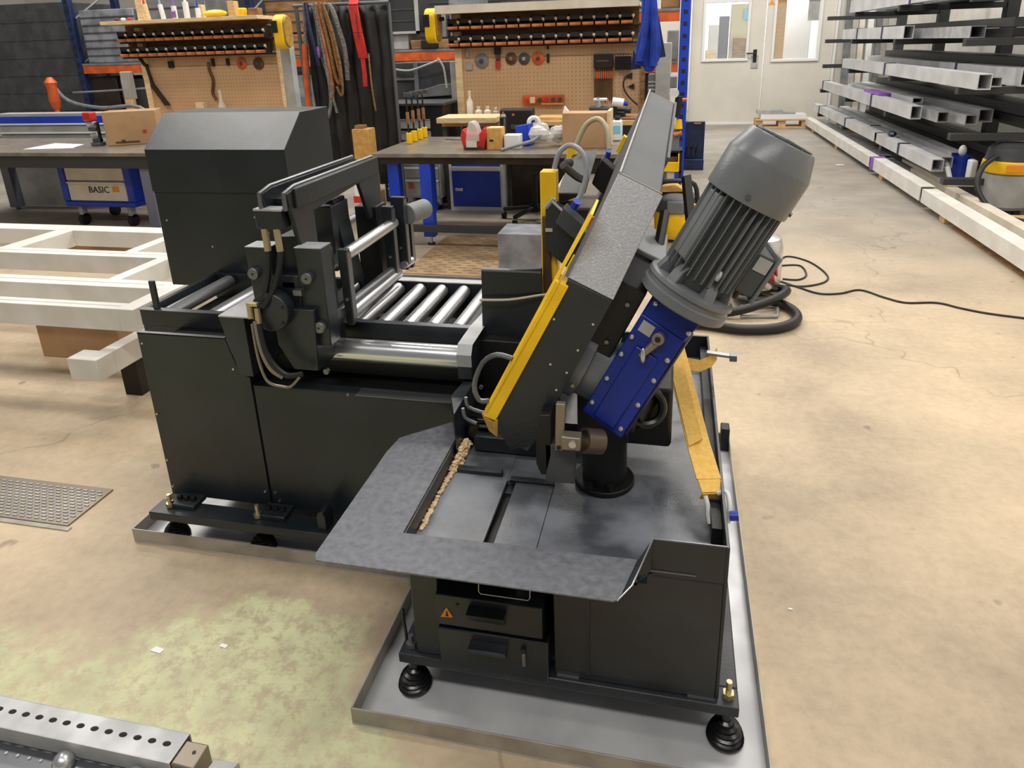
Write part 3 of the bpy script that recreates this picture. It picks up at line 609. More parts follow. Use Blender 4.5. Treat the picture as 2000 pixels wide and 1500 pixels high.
B().tube([(-1.108, 1.553, .80), (-1.098, 1.54, .72), (-1.090, 1.54, .66), (-1.075, 1.54, .630), (-1.04, 1.54, .622), (-1.01, 1.54, .624), (-.985, 1.55, .65)], .0042, 8, 3).o('steel_pipe', 'tan_metal', saw)
B().tube([(-1.088, 1.553, .80), (-1.075, 1.54, .74), (-1.055, 1.54, .69), (-1.02, 1.545, .655), (-.98, 1.56, .655)], .0085, 8).o('hydraulic_hose', 'rubber', saw)
B().tube([(-1.096, 1.55, .81), (-1.080, 1.535, .73), (-1.06, 1.535, .675), (-1.03, 1.54, .65)], .006, 8).o('hydraulic_hose', 'tan_metal', saw)
# --- fixed jaw plate, yellow guard post and blade guide between table and bow
jx = B().prism([(-.545, 1.85, .60), (-.358, 1.85, .60), (-.358, 1.85, .892), (-.40, 1.85, .888), (-.537, 1.85, .878)], (0, .012, 0)).o('fixed_jaw', 'dark_smooth', saw, .001)
box('jaw_edge', 'steel_dark', jx, -.537, -.36, 1.848, 1.864, .878, .884)
box('jaw_base', 'black', saw, -.55, -.30, 1.80, 2.2, .52, .68, .003)
yp = B()
yp.box(-.363, -.318, 1.88, 1.93, .60, 1.165)
yp = yp.o('guard_post', 'yellow', saw, .003)
B().hexa([(-.357, 1.868, .80), (-.33, 1.868, .80), (-.33, 1.88, .80), (-.357, 1.88, .80), (-.357, 1.868, 1.04), (-.34, 1.868, 1.04), (-.34, 1.88, 1.04), (-.357, 1.88, 1.04)]).o('post_liner', 'brown', yp, .002)
ga = B().prism([(-.345, 1.86, 1.065), (-.325, 1.86, 1.085), (-.215, 1.86, .985), (-.262, 1.86, .872), (-.345, 1.86, .945)], (0, .05, 0)).o('guide_arm', 'dark_smooth', saw, .003)
B().box(-.345, -.325, 1.855, 1.862, 1.0, 1.01).o('arm_bolt', 'steel', ga)
B().tube([(-.345, 1.862, 1.068), (-.325, 1.862, 1.088), (-.325, 2.10, 1.11)], .007, 6, 1).tube([(-.325, 1.858, 1.086), (-.215, 1.858, .986)], .004, 6, 1).o('arm_edge', 'galv', ga)
gb = B().hexa([(-.315, 1.84, 1.03), (-.235, 1.84, .96), (-.235, 1.90, .96), (-.315, 1.90, 1.03), (-.29, 1.84, 1.075), (-.21, 1.84, 1.0), (-.21, 1.90, 1.0), (-.29, 1.90, 1.075)]).o('guide_block', 'grey_dark', saw, .003)
cyl('valve_knob', 'blue_cab', gb, (-.262, 1.85, 1.072), (-.252, 1.84, 1.092), .012, None, 12)
cyl('brass_fitting', 'brass', gb, (-.232, 1.85, 1.02), (-.212, 1.84, .99), .012, None, 8)
cyl('brass_fitting', 'brass', gb, (-.222, 1.84, 1.045), (-.215, 1.83, 1.02), .008, None, 8)
B().hexa([(-.325, 1.93, 1.07), (-.30, 1.93, 1.07), (-.30, 2.25, 1.07), (-.325, 2.25, 1.07), (-.325, 1.93, 1.095), (-.24, 1.93, 1.095), (-.24, 2.25, 1.175), (-.325, 2.25, 1.155)]).o('rear_arm', 'black', saw, .003)
B().tube([(-.325, 1.90, 1.17), (-.31, 1.90, 1.215), (-.28, 1.90, 1.235), (-.245, 1.89, 1.215), (-.232, 1.88, 1.165), (-.245, 1.87, 1.11), (-.258, 1.86, 1.085)], .0075, 10).o('coolant_hose', 'hose_grey', saw)
B().tube([(-.31, 2.25, 1.19), (-.28, 2.25, 1.25), (-.24, 2.24, 1.27), (-.21, 2.22, 1.24), (-.20, 2.2, 1.18)], .0085, 10).o('coolant_hose', 'hose_beige', saw)
y2 = box('guard_post', 'yellow', saw, -.345, -.315, 2.26, 2.30, 1.0, 1.185, .003)
B().hexa([(-.25, 2.15, 1.08), (-.17, 2.15, 1.0), (-.17, 2.22, 1.0), (-.25, 2.22, 1.08), (-.22, 2.15, 1.16), (-.13, 2.15, 1.08), (-.13, 2.22, 1.08), (-.22, 2.22, 1.16)]).o('rear_guide', 'black', saw, .004)
cyl('valve_knob', 'blue_cab', saw, (-.20, 2.14, 1.165), (-.195, 2.13, 1.185), .008, None, 10)
B().tube([(-.30, 1.9, 1.18), (-.27, 1.95, 1.14), (-.25, 2.0, 1.12)], .012, 8).sph((-.30, 2.0, 1.17), .016, 10).o('fitting_cluster', 'grey_dark', saw)
box('red_tag', 'orange', saw, -.21, -.19, 1.75, 1.76, 1.03, 1.07)
B().tube([(-.225, 1.70, .97), (-.195, 1.75, 1.06)], .005, 6).o('brass_rod', 'copper', saw)
B().tube([(-.54, 1.83, .795), (-.45, 1.83, .80), (-.36, 1.84, .815), (-.30, 1.85, .82), (-.29, 1.87, .815)], .004, 6).o('pale_cord', 'hose_beige', saw)
# ================================================================== things on the floor near the saw
def tray(label, x0, x1, y0, y1, h=.05):
    t = T('drip_tray', label, 'drip tray', ((x0+x1)/2, (y0+y1)/2, 0))
    box('tray_floor', 'tray_steel', t, x0, x1, y0, y1, .001, .005)
    for a, b_, c, d in ((x0, x1, y0, y0+.004), (x0, x1, y1-.004, y1), (x0, x0+.004, y0+.004, y1-.004), (x1-.004, x1, y0+.004, y1-.004)):
        box('rim', 'tray_rim', t, a, b_, c, d, .005, h, .0008)
    return t
tray('shallow galvanised drip tray with bare metal floor under the saw base, nearest the viewer', -.685, .250, 1.088, 2.46)
tray('shallow steel drip tray under the roller feed cabinet', -1.672, -.688, 1.552, 2.36)
box('tray_corner_cap', 'black', bpy.data.objects['drip_tray'], .215, .247, 2.40, 2.452, .006, .10, .004)
# lashing strap from the gearbox to the chip pan wall
ls = T('lashing_strap', 'yellow webbing lashing strap hooked on the right chip pan wall', 'strap', (.12, 1.4, .5))
pth = [(.015, 1.86, .69), (.035, 1.76, .655), (.060, 1.64, .61), (.085, 1.52, .565), (.108, 1.43, .53)]
B().strip(pth, (.055, .012, .0), .004).o('webbing', 'strap', ls)
B().strip([(p[0]-.006, p[1]-.004, p[2]+.006) for p in pth[:4]], (.032, .02, .012), .004).o('webbing_loop', 'strap', ls)
B().strip([(.108, 1.43, .53), (.118, 1.40, .517), (.112, 1.405, .50)], (.05, .012, 0), .003).o('webbing_fold', 'strap', ls)
B().tube([(.128, 1.402, .515), (.146, 1.395, .525), (.152, 1.375, .505), (.150, 1.36, .47)], .0055, 8).o('steel_hook', 'white', ls)
B().tube([(.100, 1.392, .512), (.106, 1.38, .495), (.108, 1.37, .475), (.112, 1.36, .462)], .0055, 8).o('steel_hook', 'white', ls)
cyl('hook_grip', 'blue_cab', ls, (.153, 1.362, .487), (.172, 1.362, .490), .011, None, 12)
s2 = T('ratchet_strap', 'beige webbing loop with a bright steel bolt behind the gearbox', 'strap', (.10, 2.0, .56))
B().strip([(.03, 1.98, .60), (.06, 1.96, .57), (.10, 1.96, .565), (.135, 1.97, .58), (.15, 1.98, .60)], (0, .02, .03), .006).o('webbing', 'strap', s2)
cyl('steel_bolt', 'steel', s2, (.12, 1.98, .602), (.20, 1.97, .600), .008, None, 10)
cyl('wing_nut', 'steel_dark', s2, (.185, 1.96, .60), (.205, 1.96, .60), .013, None, 8)
# sawdust
rd = random.Random(3)
def heap(label, pts, w, h, n, up=False):
    """loose pile strung along a path: a low uneven bed with grains on it"""
    b = B(); P = [Vector(p) for p in pts]
    for k in range(n):
        t = rd.random()*(len(P)-1); i = int(t); p = P[i].lerp(P[i+1], t-i); q = rd.gauss(0, .45); f = math.exp(-q*q*2)*(.35+.65*math.sin(math.pi*min(1, max(0, t/(len(P)-1)))))
        b.sph((p.x+q*w, p.y+rd.gauss(0, .3)*w, p.z+h*f*rd.random()), .0022+.0035*rd.random(), 6, 1.4, 1, .7)
    solo(b, 'sawdust_pile', 'sawdust', label, 'sawdust', tuple(P[0]), kind='stuff')
heap('pale sawdust strung along the left wall of the chip pan', [(-.534, 1.24, .452), (-.534, 1.36, .452), (-.532, 1.44, .453), (-.528, 1.50, .455)], .004, .004, 150)
heap('thick pale sawdust heap in the rear left corner of the chip pan', [(-.531, 1.47, .453), (-.526, 1.52, .456), (-.524, 1.56, .460), (-.528, 1.595, .462)], .010, .03, 520)
heap('pale sawdust on the saw table edge under the bow nose', [(-.40, 1.618, .517), (-.35, 1.618, .518), (-.30, 1.615, .518), (-.285, 1.615, .516)], .012, .018, 600)
# perforated strut in the near left corner
sc = T('strut_channel', 'galvanised perforated strut channel lying in the near left corner', 'metal profile', (-1.35, .88, 0))
hx = [-1.015-.0366*k for k in range(21)]
tp = B()
tp.add([(-.9967, .862, .1), (-.980, .862, .1), (-.980, .926, .1), (-.9967, .926, .1)], [(0, 1, 2, 3)])
yh = .898; y0, y1 = .862, .926
xs = [-1.79]+sorted(hx)+[-.972]
seg = []
def holed(b, x0, x1, ya, yb, z, cx, cy, r, t):
    n = 16; ring = [(cx+r*math.cos(2*math.pi*k/n+math.pi/n), cy+.62*r*math.sin(2*math.pi*k/n+math.pi/n)) for k in range(n)]
    out = []
    for (px, py) in ring:
        dx, dy = px-cx, py-cy; s_ = min((x1-cx)/dx if dx > 1e-6 else ((x0-cx)/dx if dx < -1e-6 else 9), (yb-cy)/dy if dy > 1e-6 else ((ya-cy)/dy if dy < -1e-6 else 9)); out.append((cx+dx*s_, cy+dy*s_))
    vs = [(x, y, z) for x, y in ring]+[(x, y, z) for x, y in out]+[(x, y, z-t) for x, y in ring]+[(x, y, z-t) for x, y in out]
    fs = []
    for k in range(n):
        k2 = (k+1) % n; fs += [(k, k2, n+k2, n+k), (2*n+k, 3*n+k, 3*n+k2, 2*n+k2), (k, 2*n+k, 2*n+k2, k2)]
    cs = [(x0, ya), (x1, ya), (x1, yb), (x0, yb)]; i0 = len(vs); vs += [(x, y, z) for x, y in cs]+[(x, y, z-t) for x, y in cs]
    # corner triangles
    for ci, (x, y) in enumerate(cs):
        for k in range(n):
            k2 = (k+1) % n; a, c = out[k], out[k2]
            ona = abs(a[0]-x) < 1e-6 or abs(a[1]-y) < 1e-6; onc = abs(c[0]-x) < 1e-6 or abs(c[1]-y) < 1e-6
            if ona and onc and abs(a[0]-c[0]) > 1e-6 and abs(a[1]-c[1]) > 1e-6: fs += [(n+k, n+k2, i0+ci), (3*n+k2, 3*n+k, i0+4+ci)]
    b.add(vs, fs)
for k, x in enumerate(hx): holed(tp, x-.0183, x+.0183, y0, y1, .100, x, yh, .0098, .0025)
tp.o('top_web', 'galv', sc)
side = B().box(-1.79, -.980, .860, .8625, .058, .100).box(-1.79, -.980, .926, .9285, .02, .100).box(-1.79, -.98, .862, .926, .02, .0225)
side.o('channel_flange', 'galv', sc, .0008)
box('lower_flange', 'steel_dark', sc, -1.79, -.96, .800, .862, .050, .0535)
for k in range(14): cyl('slot_mark', 'galv', sc, (-1.02-.0305*k, .84, .0535), (-1.02-.0305*k, .84, .056), .0035, None, 8)
bl = B().hexa([(-.979, .862, .03), (-.925, .862, .03), (-.925, .915, .03), (-.979, .915, .03), (-.979, .862, .098), (-.925, .862, .098), (-.925, .915, .098), (-.979, .915, .098)]).o('end_block', 'tan_metal', sc, .003)
cyl('bolt_hole', 'black', bl, (-.945, .893, .0982), (-.945, .893, .0992), .004)
for x in (-1.055, -1.235): B().sph((x, .842, .064), .022, 20).o('domed_nut', 'steel', sc)
solo(B().prism([(-.905, .86, .0), (-.86, .86, .0), (-.845, .90, .0), (-.90, .895, .0)], (0, 0, .085)), 'metal_offcut', 'grey_light', 'small pale metal offcut standing beside the end of the perforated strut', 'offcut', (-.88, .88, 0))
# chips of paper on the floor
for x, y, s_, lb in ((-1.293, 1.187, .018, 'white paper scrap on the green paint, the left one'), (-1.125, 1.232, .012, 'white paper scrap on the green paint, the right one'), (.362, 1.635, .006, 'tiny white chip on the concrete right of the saw base'), (1.973, 9.041, .05, 'white scrap on the grey floor by the long beams')):
    solo(B().prism([(x-s_, y-s_*.3, .0005), (x+s_*.8, y-s_*.5, .0005), (x+s_, y+s_*.3, .0005), (x-s_*.6, y+s_*.5, .0005)], (0, 0, .002)), 'paper_scrap', 'paper', lb, 'scrap', (x, y, .0005))
# checker plates let into the floor
def checker(label, x0, x1, y0, y1, m, n, step=.06):
    t = T('checker_plate', label, 'floor plate', ((x0+x1)/2, (y0+y1)/2, 0))
    box('plate', m, t, x0, x1, y0, y1, .0003, .006)
    b = B(); i = 0; y = y0+step/2
    while y < y1-.02:
        x = x0+step/2+(step/2 if i % 2 else 0)
        while x < x1-.02:
            d = .3 if i % 2 else -.3; b.box(x-step*.28, x+step*.28, y-.003, y+.003, .006, .0085); x += step
        y += step*.5; i += 1
    q = b.o('raised_lug', n, t); q['kind'] = 'stuff'
    return t
checker('grey checker plate let into the floor at the left edge', -2.62, -1.955, 1.575, 1.78, 'tan_metal', 'galv', .03)
box('plate_frame', 'tray_rim', bpy.data.objects['checker_plate'], -2.62, -1.935, 1.555, 1.573, .0003, .004)
checker('brown checker plate on the floor between the feed and the metal bench', -1.83, -.95, 4.33, 5.36, 'plate_brown', 'tan_metal', .11)
solo(B().box(-1.92, -1.0, 4.12, 4.30, .0, .006), 'floor_strip', 'grey_dark', 'dark threshold strip on the floor in front of the brown checker plate', 'floor strip', (-1.4, 4.2, 0))
solo(B().box(-1.02, -.72, 3.9, 4.15, 0, .43), 'steel_column', 'greywrap', 'grey sheet steel box standing behind the fixed jaw', 'box', (-.87, 4.0, 0), bev=.005)
# ---- white aluminium frames on trestles, left
wf_ = T('window_frame', 'large white aluminium grid frame lying flat on trestles left of the saw', 'frame', (-3.0, 2.9, 0))
def bar(n, p, x0, x1, y0, y1, z0, z1, m='white_paint'): return box(n, m, p, x0, x1, y0, y1, z0, z1, .002)
for y0, y1 in ((2.285, 2.355), (2.54, 2.64), (2.98, 3.075), (3.45, 3.57)): bar('cross_rail', wf_, -4.6, -2.26, y0, y1, .40, .50)
bar('side_rail', wf_, -2.26, -2.18, 2.285, 3.57, .40, .50)
bar('short_rail', wf_, -2.62, -2.55, 2.64, 2.98, .40, .50)
bar('short_rail', wf_, -2.90, -2.83, 3.075, 3.45, .40, .50)
bar('side_rail', wf_, -3.72, -3.60, 3.075, 3.45, .40, .50)
for y in (2.32, 2.59, 3.03): box('rail_groove', 'grey_light', wf_, -4.6, -2.27, y-.002, y+.002, .500, .5008)
w2 = T('frame_profile', 'white aluminium frame corner lying on the floor blocks below the grid frame', 'frame', (-2.5, 2.5, 0))
bar('short_bar', w2, -2.52, -2.37, 2.23, 2.325, .18, .28); bar('long_bar', w2, -2.44, -2.37, 2.325, 3.3, .18, .28)
for x, y in ((-2.42, 2.50), (-2.42, 3.1)):
    solo(B().box(x-.05, x+.04, y-.06, y+.06, .0, .179), 'wood_block', 'dark_brown', 'wooden block carrying the lower white frame corner, %s' % ('the front one' if y < 2.8 else 'the rear one'), 'block', (x, y, 0), bev=.003)
for x, y, w in ((-2.75, 3.5, 'rear'), (-3.95, 2.60, 'front')):
    t = T('trestle', 'grey trestle under the white grid frame, the %s one' % w, 'trestle', (x, y, 0))
    box('top_beam', 'grey', t, x-.45, x+.45, y-.03, y+.03, .34, .399, .003)
    for dx in (-.38, .38): box('leg', 'grey', t, x+dx-.025, x+dx+.025, y-.025, y+.025, 0, .34, .003)
solo(B().box(-3.25, -2.75, 2.75, 2.9, 0, .30), 'carton', 'carton', 'brown cardboard box under the white grid frame', 'box', (-3.0, 2.82, 0), bev=.004)
solo(B().box(-4.9, -3.7, 4.35, 4.85, 0, .13), 'wood_board', 'wood_dark', 'low wooden board on the floor behind the white frame', 'board', (-4.3, 4.6, 0), bev=.003)
solo(B().box(-3.1, -2.9, 2.95, 3.4, .0, .12), 'wood_plank', 'wood', 'short wooden plank on the floor under the white grid frame', 'plank', (-3.0, 3.2, 0), bev=.003)
# ---- hose, cable, cleaner behind the motor
solo(B().tube([(.05, 3.62, .03), (.209, 3.61, .03), (.391, 3.569, .03), (.578, 3.617, .03), (.69, 3.744, .03), (.69, 3.90, .03), (.60, 4.0, .035), (.48, 3.96, .05), (.411, 3.98, .05), (.40, 4.13, .03), (.50, 4.25, .03), (.63, 4.23, .04), (.68, 4.08, .08), (.58, 3.90, .085), (.40, 3.80, .05), (.27, 3.80, .03), (.12, 3.86, .03)], .026, 12, 6), 'suction_hose', 'rubber', 'thick black suction hose coiled on the floor behind the motor', 'hose', (.4, 3.8, 0))
solo(B().tube([(.70, 4.75, .006), (.81, 5.034, .006), (.948, 4.926, .006), (1.013, 4.648, .006), (.968, 4.486, .006), (.83, 4.388, .006), (.725, 4.405, .006)], .006, 6, 5)
     .tube([(.72, 4.8, .006), (.87, 4.83, .006), (.884, 4.632, .006), (.819, 4.518, .006), (.72, 4.52, .006)], .006, 6, 5)
     .tube([(.70, 4.47, .006), (.796, 4.364, .006), (.898, 4.264, .006), (1.02, 4.28, .006), (1.152, 4.362, .006), (1.26, 4.24, .006), (1.357, 4.165, .006), (1.527, 4.187, .006), (1.64, 4.103, .006), (1.808, 4.024, .006), (2.3, 3.9, .006)], .006, 6, 5), 'power_cable', 'rubber', 'thin black power cable looping across the floor to the right', 'cable', (1.1, 4.4, 0))
vc = T('industrial_vacuum', 'steel industrial vacuum drum with an orange band standing behind the motor', 'vacuum cleaner', (.52, 4.25, 0))
B().lathe([(.14, .06), (.145, .08), (.145, .30), (.13, .36), (.06, .38)], (.52, 4.25, 0), (0, 0, 1), 32).o('steel_drum', 'chrome', vc)
B().lathe([(.10, -.015), (.145, -.015), (.15, 0), (.15, .03), (.13, .05)], (.575, 4.22, .22), (1, -.25, .10), 32).o('orange_cap', 'orange', vc, .002)
B().lathe([(.085, 0), (.10, .004), (.10, .012), (.085, .014)], (.625, 4.208, .225), (1, -.25, .10), 28).o('red_disc', 'red', vc)
for a in (.6, 2.4, 4.2): cyl('caster', 'black', vc, (.52+.12*math.cos(a), 4.25+.12*math.sin(a)-.012, .03), (.52+.12*math.cos(a), 4.25+.12*math.sin(a)+.012, .03), .028)
B().tube([(.46, 4.2, .36), (.50, 4.18, .42), (.56, 4.18, .42)], .014, 8).o('handle', 'tan_metal', vc)
box('base_frame', 'black', vc, .40, .64, 4.13, 4.37, .05, .07, .004)
solo(B().tube([(.40, 3.80, .012), (.60, 3.83, .012), (.62, 3.95, .012), (.66, 4.15, .012), (.56, 4.2, .012)], .010, 8, 1), 'steel_rod_frame', 'galv', 'bent steel rod frame on the floor under the black hose', 'rod', (.55, 3.95, 0))
# yellow and grey machine on the floor behind the bow
yv = T('site_vacuum', 'yellow and grey wet vacuum standing on the floor behind the bow', 'vacuum cleaner', (.03, 5.45, 0))
B().lathe([(.14, .03), (.16, .06), (.17, .22), (.165, .24)], (.03, 5.45, 0), (0, 0, 1), 24).o('tank', 'yellow', yv)
B().lathe([(.172, .24), (.18, .25), (.17, .34), (.12, .38), (.05, .40)], (.03, 5.45, 0), (0, 0, 1), 24).o('motor_head', 'grey_dark', yv)
B().tube([(-.12, 5.38, .33), (-.10, 5.34, .46), (.03, 5.32, .49), (.16, 5.34, .46), (.19, 5.38, .30)], .018, 8).o('carry_handle', 'rubber', yv)
B().box(-.04, .09, 5.27, 5.30, .24, .34).o('front_panel', 'grey', yv, .01)
B().ring((.15, 5.28, .28), (0, 1, 0), .038, .012, 20, 8).o('hose_port', 'yellow', yv)
B().prism([(-.10, 5.36, .39), (.10, 5.36, .40), (.02, 5.38, .45), (-.08, 5.38, .44)], (0, .12, 0)).o('top_latch', 'carton_y', yv, .006)
for a in (.5, 2., 3.6, 5.2): cyl('caster', 'black', yv, (.03+.12*math.cos(a), 5.45+.12*math.sin(a)-.012, .025), (.03+.12*math.cos(a), 5.45+.12*math.sin(a)+.012, .025), .025)
solo(B().tube([(.01, 3.4, .0), (-.07, 3.6, .42)], .022, 8, 1).tube([(.01, 3.4, .42), (.05, 3.6, .0)], .018, 8, 1), 'folding_trestle', 'black', 'black crossed folding stand behind the motor bracket', 'stand', (0, 3.5, 0))
# ================================================================== benches, pegboards and what stands on them
def letters(p, txt, size, loc, m, rot=(math.pi/2, 0, 0), name='lettering'):
    c = bpy.data.curves.new('txt', 'FONT'); c.body = txt; c.size = size; c.extrude = .0015; c.resolution_u = 2
    o = bpy.data.objects.new('txt', c); C.objects.link(o); bpy.context.view_layer.update()
    me = bpy.data.meshes.new_from_object(o.evaluated_get(bpy.context.evaluated_depsgraph_get())); C.objects.unlink(o); bpy.data.objects.remove(o)
    me.transform(Matrix.Translation(Vector(loc)-RL[p.name]) @ __import__('mathutils').Euler(rot).to_matrix().to_4x4()); me.materials.clear(); me.materials.append(MAT[m])
    q = bpy.data.objects.new(name, me); C.objects.link(q); q.parent = p; return q
# --- metal bench in the middle
mb = T('workbench', 'long metal workbench with blue legs behind the saw, carrying bags and boxes', 'workbench', (-1.3, 5.5, 0))
box('bench_top', 'bench_top', mb, -2.29, -.20, 5.02, 6.02, .705, .737, .003)
box('apron', 'dark_brown', mb, -2.24, -.25, 5.05, 6.0, .652, .705)
for x, y in ((-1.88, 5.09), (-2.16, 5.13), (-2.16, 5.92), (-.32, 5.09), (-.32, 5.92)):
    l = box('leg', 'blue_cab', mb, x-.045, x+.045, y-.04, y+.04, .07, .652, .003)
    cyl('levelling_foot', 'steel', l, (x, y, .0), (x, y, .07), .014, None, 10)
    cyl('foot_pad', 'black', l, (x, y, .0), (x, y, .012), .03, None, 14)
box('stretcher', 'bench_dark', mb, -2.05, -.40, 4.99, 5.03, .125, .178, .002)
box('lower_shelf', 'dark_brown', mb, -.95, -.34, 5.2, 5.95, .10, .12)
# --- pegboard benches
def pegmat():
    m = bpy.data.materials.new('pegboard'); m.use_nodes = True; nt = m.node_tree; N = nt.nodes.new; L = nt.links.new; b = nt.nodes['Principled BSDF']
    tc = N('ShaderNodeTexCoord'); s = N('ShaderNodeSeparateXYZ'); L(tc.outputs['Object'], s.inputs[0])
    def m_(op, a, c=None):
        x = N('ShaderNodeMath'); x.operation = op
        for i, q in ((0, a), (1, c)):
            if q is None: continue
            if isinstance(q, (int, float)): x.inputs[i].default_value = q
            else: L(q, x.inputs[i])
        return x.outputs[0]
    fx = m_('SUBTRACT', m_('FRACT', m_('ADD', m_('DIVIDE', s.outputs[0], .038), 400)), .5); fz = m_('SUBTRACT', m_('FRACT', m_('ADD', m_('DIVIDE', s.outputs[2], .038), 400)), .5)
    r = m_('SQRT', m_('ADD', m_('MULTIPLY', fx, fx), m_('MULTIPLY', fz, fz)))
    k = N('ShaderNodeMapRange'); L(r, k.inputs[0]); k.inputs[1].default_value = .10; k.inputs[2].default_value = .17
    n = N('ShaderNodeTexNoise'); n.inputs['Scale'].default_value = 2.5; L(tc.outputs['Object'], n.inputs[0])
    rr = N('ShaderNodeValToRGB'); rr.color_ramp.elements[0].color = (*srgb(176, 142, 106), 1); rr.color_ramp.elements[1].color = (*srgb(202, 170, 132), 1); L(n.outputs['Fac'], rr.inputs[0])
    mx = N('ShaderNodeMix'); mx.data_type = 'RGBA'; L(k.outputs[0], mx.inputs[0]); mx.inputs[6].default_value = (*srgb(140, 108, 78), 1); L(rr.outputs[0], mx.inputs[7]); L(mx.outputs[2], b.inputs['Base Color'])
    b.inputs['Roughness'].default_value = .6; MAT['pegboard'] = m
pegmat()
def bench(label, x0, x1, side):
    t = T('workbench', label, 'workbench', ((x0+x1)/2, 6.6, 0))
    box('bench_top', 'wood', t, x0, x1, 6.30, 7.05, .795, .838, .004)
    for x in (x0+.012, x1-.05):
        for y in (6.36, 7.0): box('leg', 'grey_dark', t, x-.02, x+.02, y-.03, y+.03, 0, .795, .002)
    return t
SW = lambda p: box('switch_box', 'grey_light', p, -6.10, -5.98, 6.93, 7.0, 1.05, 1.35, .01)
bR = bench('wooden-topped workbench below the right pegboard', -2.14, -.28, 1)
bL = bench('wooden-topped workbench below the left pegboard', -6.1, -4.0, -1)
def pegrack(label, x0, x1, pb0, pb1, zt):
    t = T('pegboard', label, 'pegboard', ((x0+x1)/2, 6.97, .84))
    box('board', 'pegboard', t, pb0, pb1, 6.95, 6.97, .838, 1.52)
    box('backing_board', 'wood_dark', t, x0, x1, 6.98, 7.0, 1.50, 1.86)
    box('board_seam', 'wood_dark', t, pb0+.3, pb1-.02, 6.948, 6.95, 1.385, 1.389)
    box('side_post', 'wood_pale', t, pb0-.07, pb0, 6.92, 7.0, .838, 1.80, .002)
    box('side_post', 'wood_pale' if x0 < -4 else 'wood_dark', t, pb1, pb1+.04, 6.92, 7.0, .838, 1.80, .002)
    box('shelf_board', 'wood_pale', t, x0-.06, x1+.02, 6.70, 7.0, zt-.035, zt, .002)
    for z in (1.50, 1.655): box('bin_rail', 'dark_brown', t, x0, x1+.03, 6.86, 6.98, z-.015, z, .001)
    return t
pR = pegrack('pegboard with grinding discs and two rows of dark bins, right of the black curtain', -2.20, -.37, -2.10, -.34, 1.84)
pL = pegrack('pegboard with a curved tool and two rows of dark bins, left of the black curtain', -5.95, -4.17, -5.72, -4.12, 1.865)
SW(pL); box('leaning_side', 'grey_light', pL, -4.08, -3.97, 6.93, 7.03, .838, 1.82, .002)
box('shelf_front', 'cream', pR, -2.27, -.36, 6.69, 6.70, 1.80, 1.875)
# bins
b0 = T('storage_bin', 'small dark bin with a copper-orange front lip in the lower row above the right pegboard', 'bin', (0, 0, 0), 'storage bins, lower row, right pegboard')
B().box(-.052, .052, -.07, .05, 0, .004).box(-.052, -.048, -.07, .05, 0, .105).box(.048, .052, -.07, .05, 0, .105).box(-.052, .052, .046, .05, 0, .105).box(-.048, .048, -.066, -.05, .06, .10).o('bin_body', 'bin_dark', b0)
B().cyl((-.052, -.075, .018), (.052, -.075, .018), .017, None, 12).o('front_lip', 'copper', b0)
B().sph((.056, -.078, .072), .015, 10).cyl((.056, -.06, .05), (.056, -.06, .07), .006, None, 6).o('white_knob', 'lid', b0)
first = True
for side, x0, n in (('right', -2.145, 15), ('left', -5.885, 15)):
    for z in (1.50, 1.655):
        for k in range(n):
            loc = (x0+.1195*k*(1.0 if side == 'right' else .985), 6.90, z)
            if first: b0.location = loc; first = False; continue
            rw = 'lower' if z < 1.6 else 'upper'; dup(b0, loc, 'small dark bin with a copper-orange front lip in the %s row above the %s pegboard' % (rw, side), 'storage bins, %s row, %s pegboard' % (rw, side))
# tools hanging on the right board
def disc(x, z, r, m, label, hub='grey_dark'):
    t = T('grinding_disc', label, 'disc', (x, 6.93, z))
    B().lathe([(r, 0), (r, .008), (r*.35, .016)], (x, 6.945, z), (0, -1, 0), 28).o('disc_face', m, t)
    B().lathe([(r*.32, 0), (r*.32, .006), (r*.12, .008)], (x, 6.928, z), (0, -1, 0), 16).o('hub', hub, t)
disc(-1.90, 1.36, .070, 'grey', 'large grey sanding disc, first of the discs on the right pegboard')
disc(-1.60, 1.375, .058, 'brown', 'brown grinding disc beside the red brush handle', 'tan_metal')
disc(-1.47, 1.37, .056, 'grey_dark', 'dark grey grinding disc next to the red disc', 'steel')
disc(-1.33, 1.37, .060, 'orange', 'orange-red grinding disc on the right pegboard', 'brown')
disc(-4.56, 1.40, .058, 'orange', 'orange grinding disc on the left pegboard')
disc(-4.36, 1.395, .062, 'brown', 'dark brown grinding disc on the left pegboard')
bt = T('wire_brush', 'red-handled brush hanging between the discs', 'brush', (-1.73, 6.93, 1.38))
box('bristles', 'black', bt, -1.765, -1.70, 6.92, 6.945, 1.42, 1.50); box('brush_neck', 'brown', bt, -1.75, -1.71, 6.92, 6.945, 1.36, 1.42, .004); box('grip', 'red', bt, -1.755, -1.71, 6.91, 6.945, 1.285, 1.36, .01)
solo(B().box(-1.245, -1.22, 6.93, 6.95, 1.33, 1.41).box(-1.24, -1.225, 6.93, 6.95, 1.45, 1.50), 'hex_key', 'black', 'small black tool right of the orange-red disc', 'tool', (-1.23, 6.94, 1.37))
solo(B().prism([(-2.06, 6.93, 1.40), (-2.03, 6.93, 1.40), (-2.045, 6.93, 1.50)], (0, .015, 0)).box(-2.07, -2.0, 6.93, 6.948, 1.28, 1.34), 'square', 'grey_light', 'pale metal square at the left end of the right pegboard', 'tool', (-2.04, 6.94, 1.35))
hs = T('drill_bit_holder', 'black holder full of long drill bits with orange shanks on the right pegboard', 'holder', (-.69, 6.93, 1.18))
box('holder_block', 'black', hs, -.785, -.60, 6.90, 6.95, 1.27, 1.395, .004); box('holder_slot', 'brown', hs, -.76, -.64, 6.895, 6.90, 1.325, 1.34)
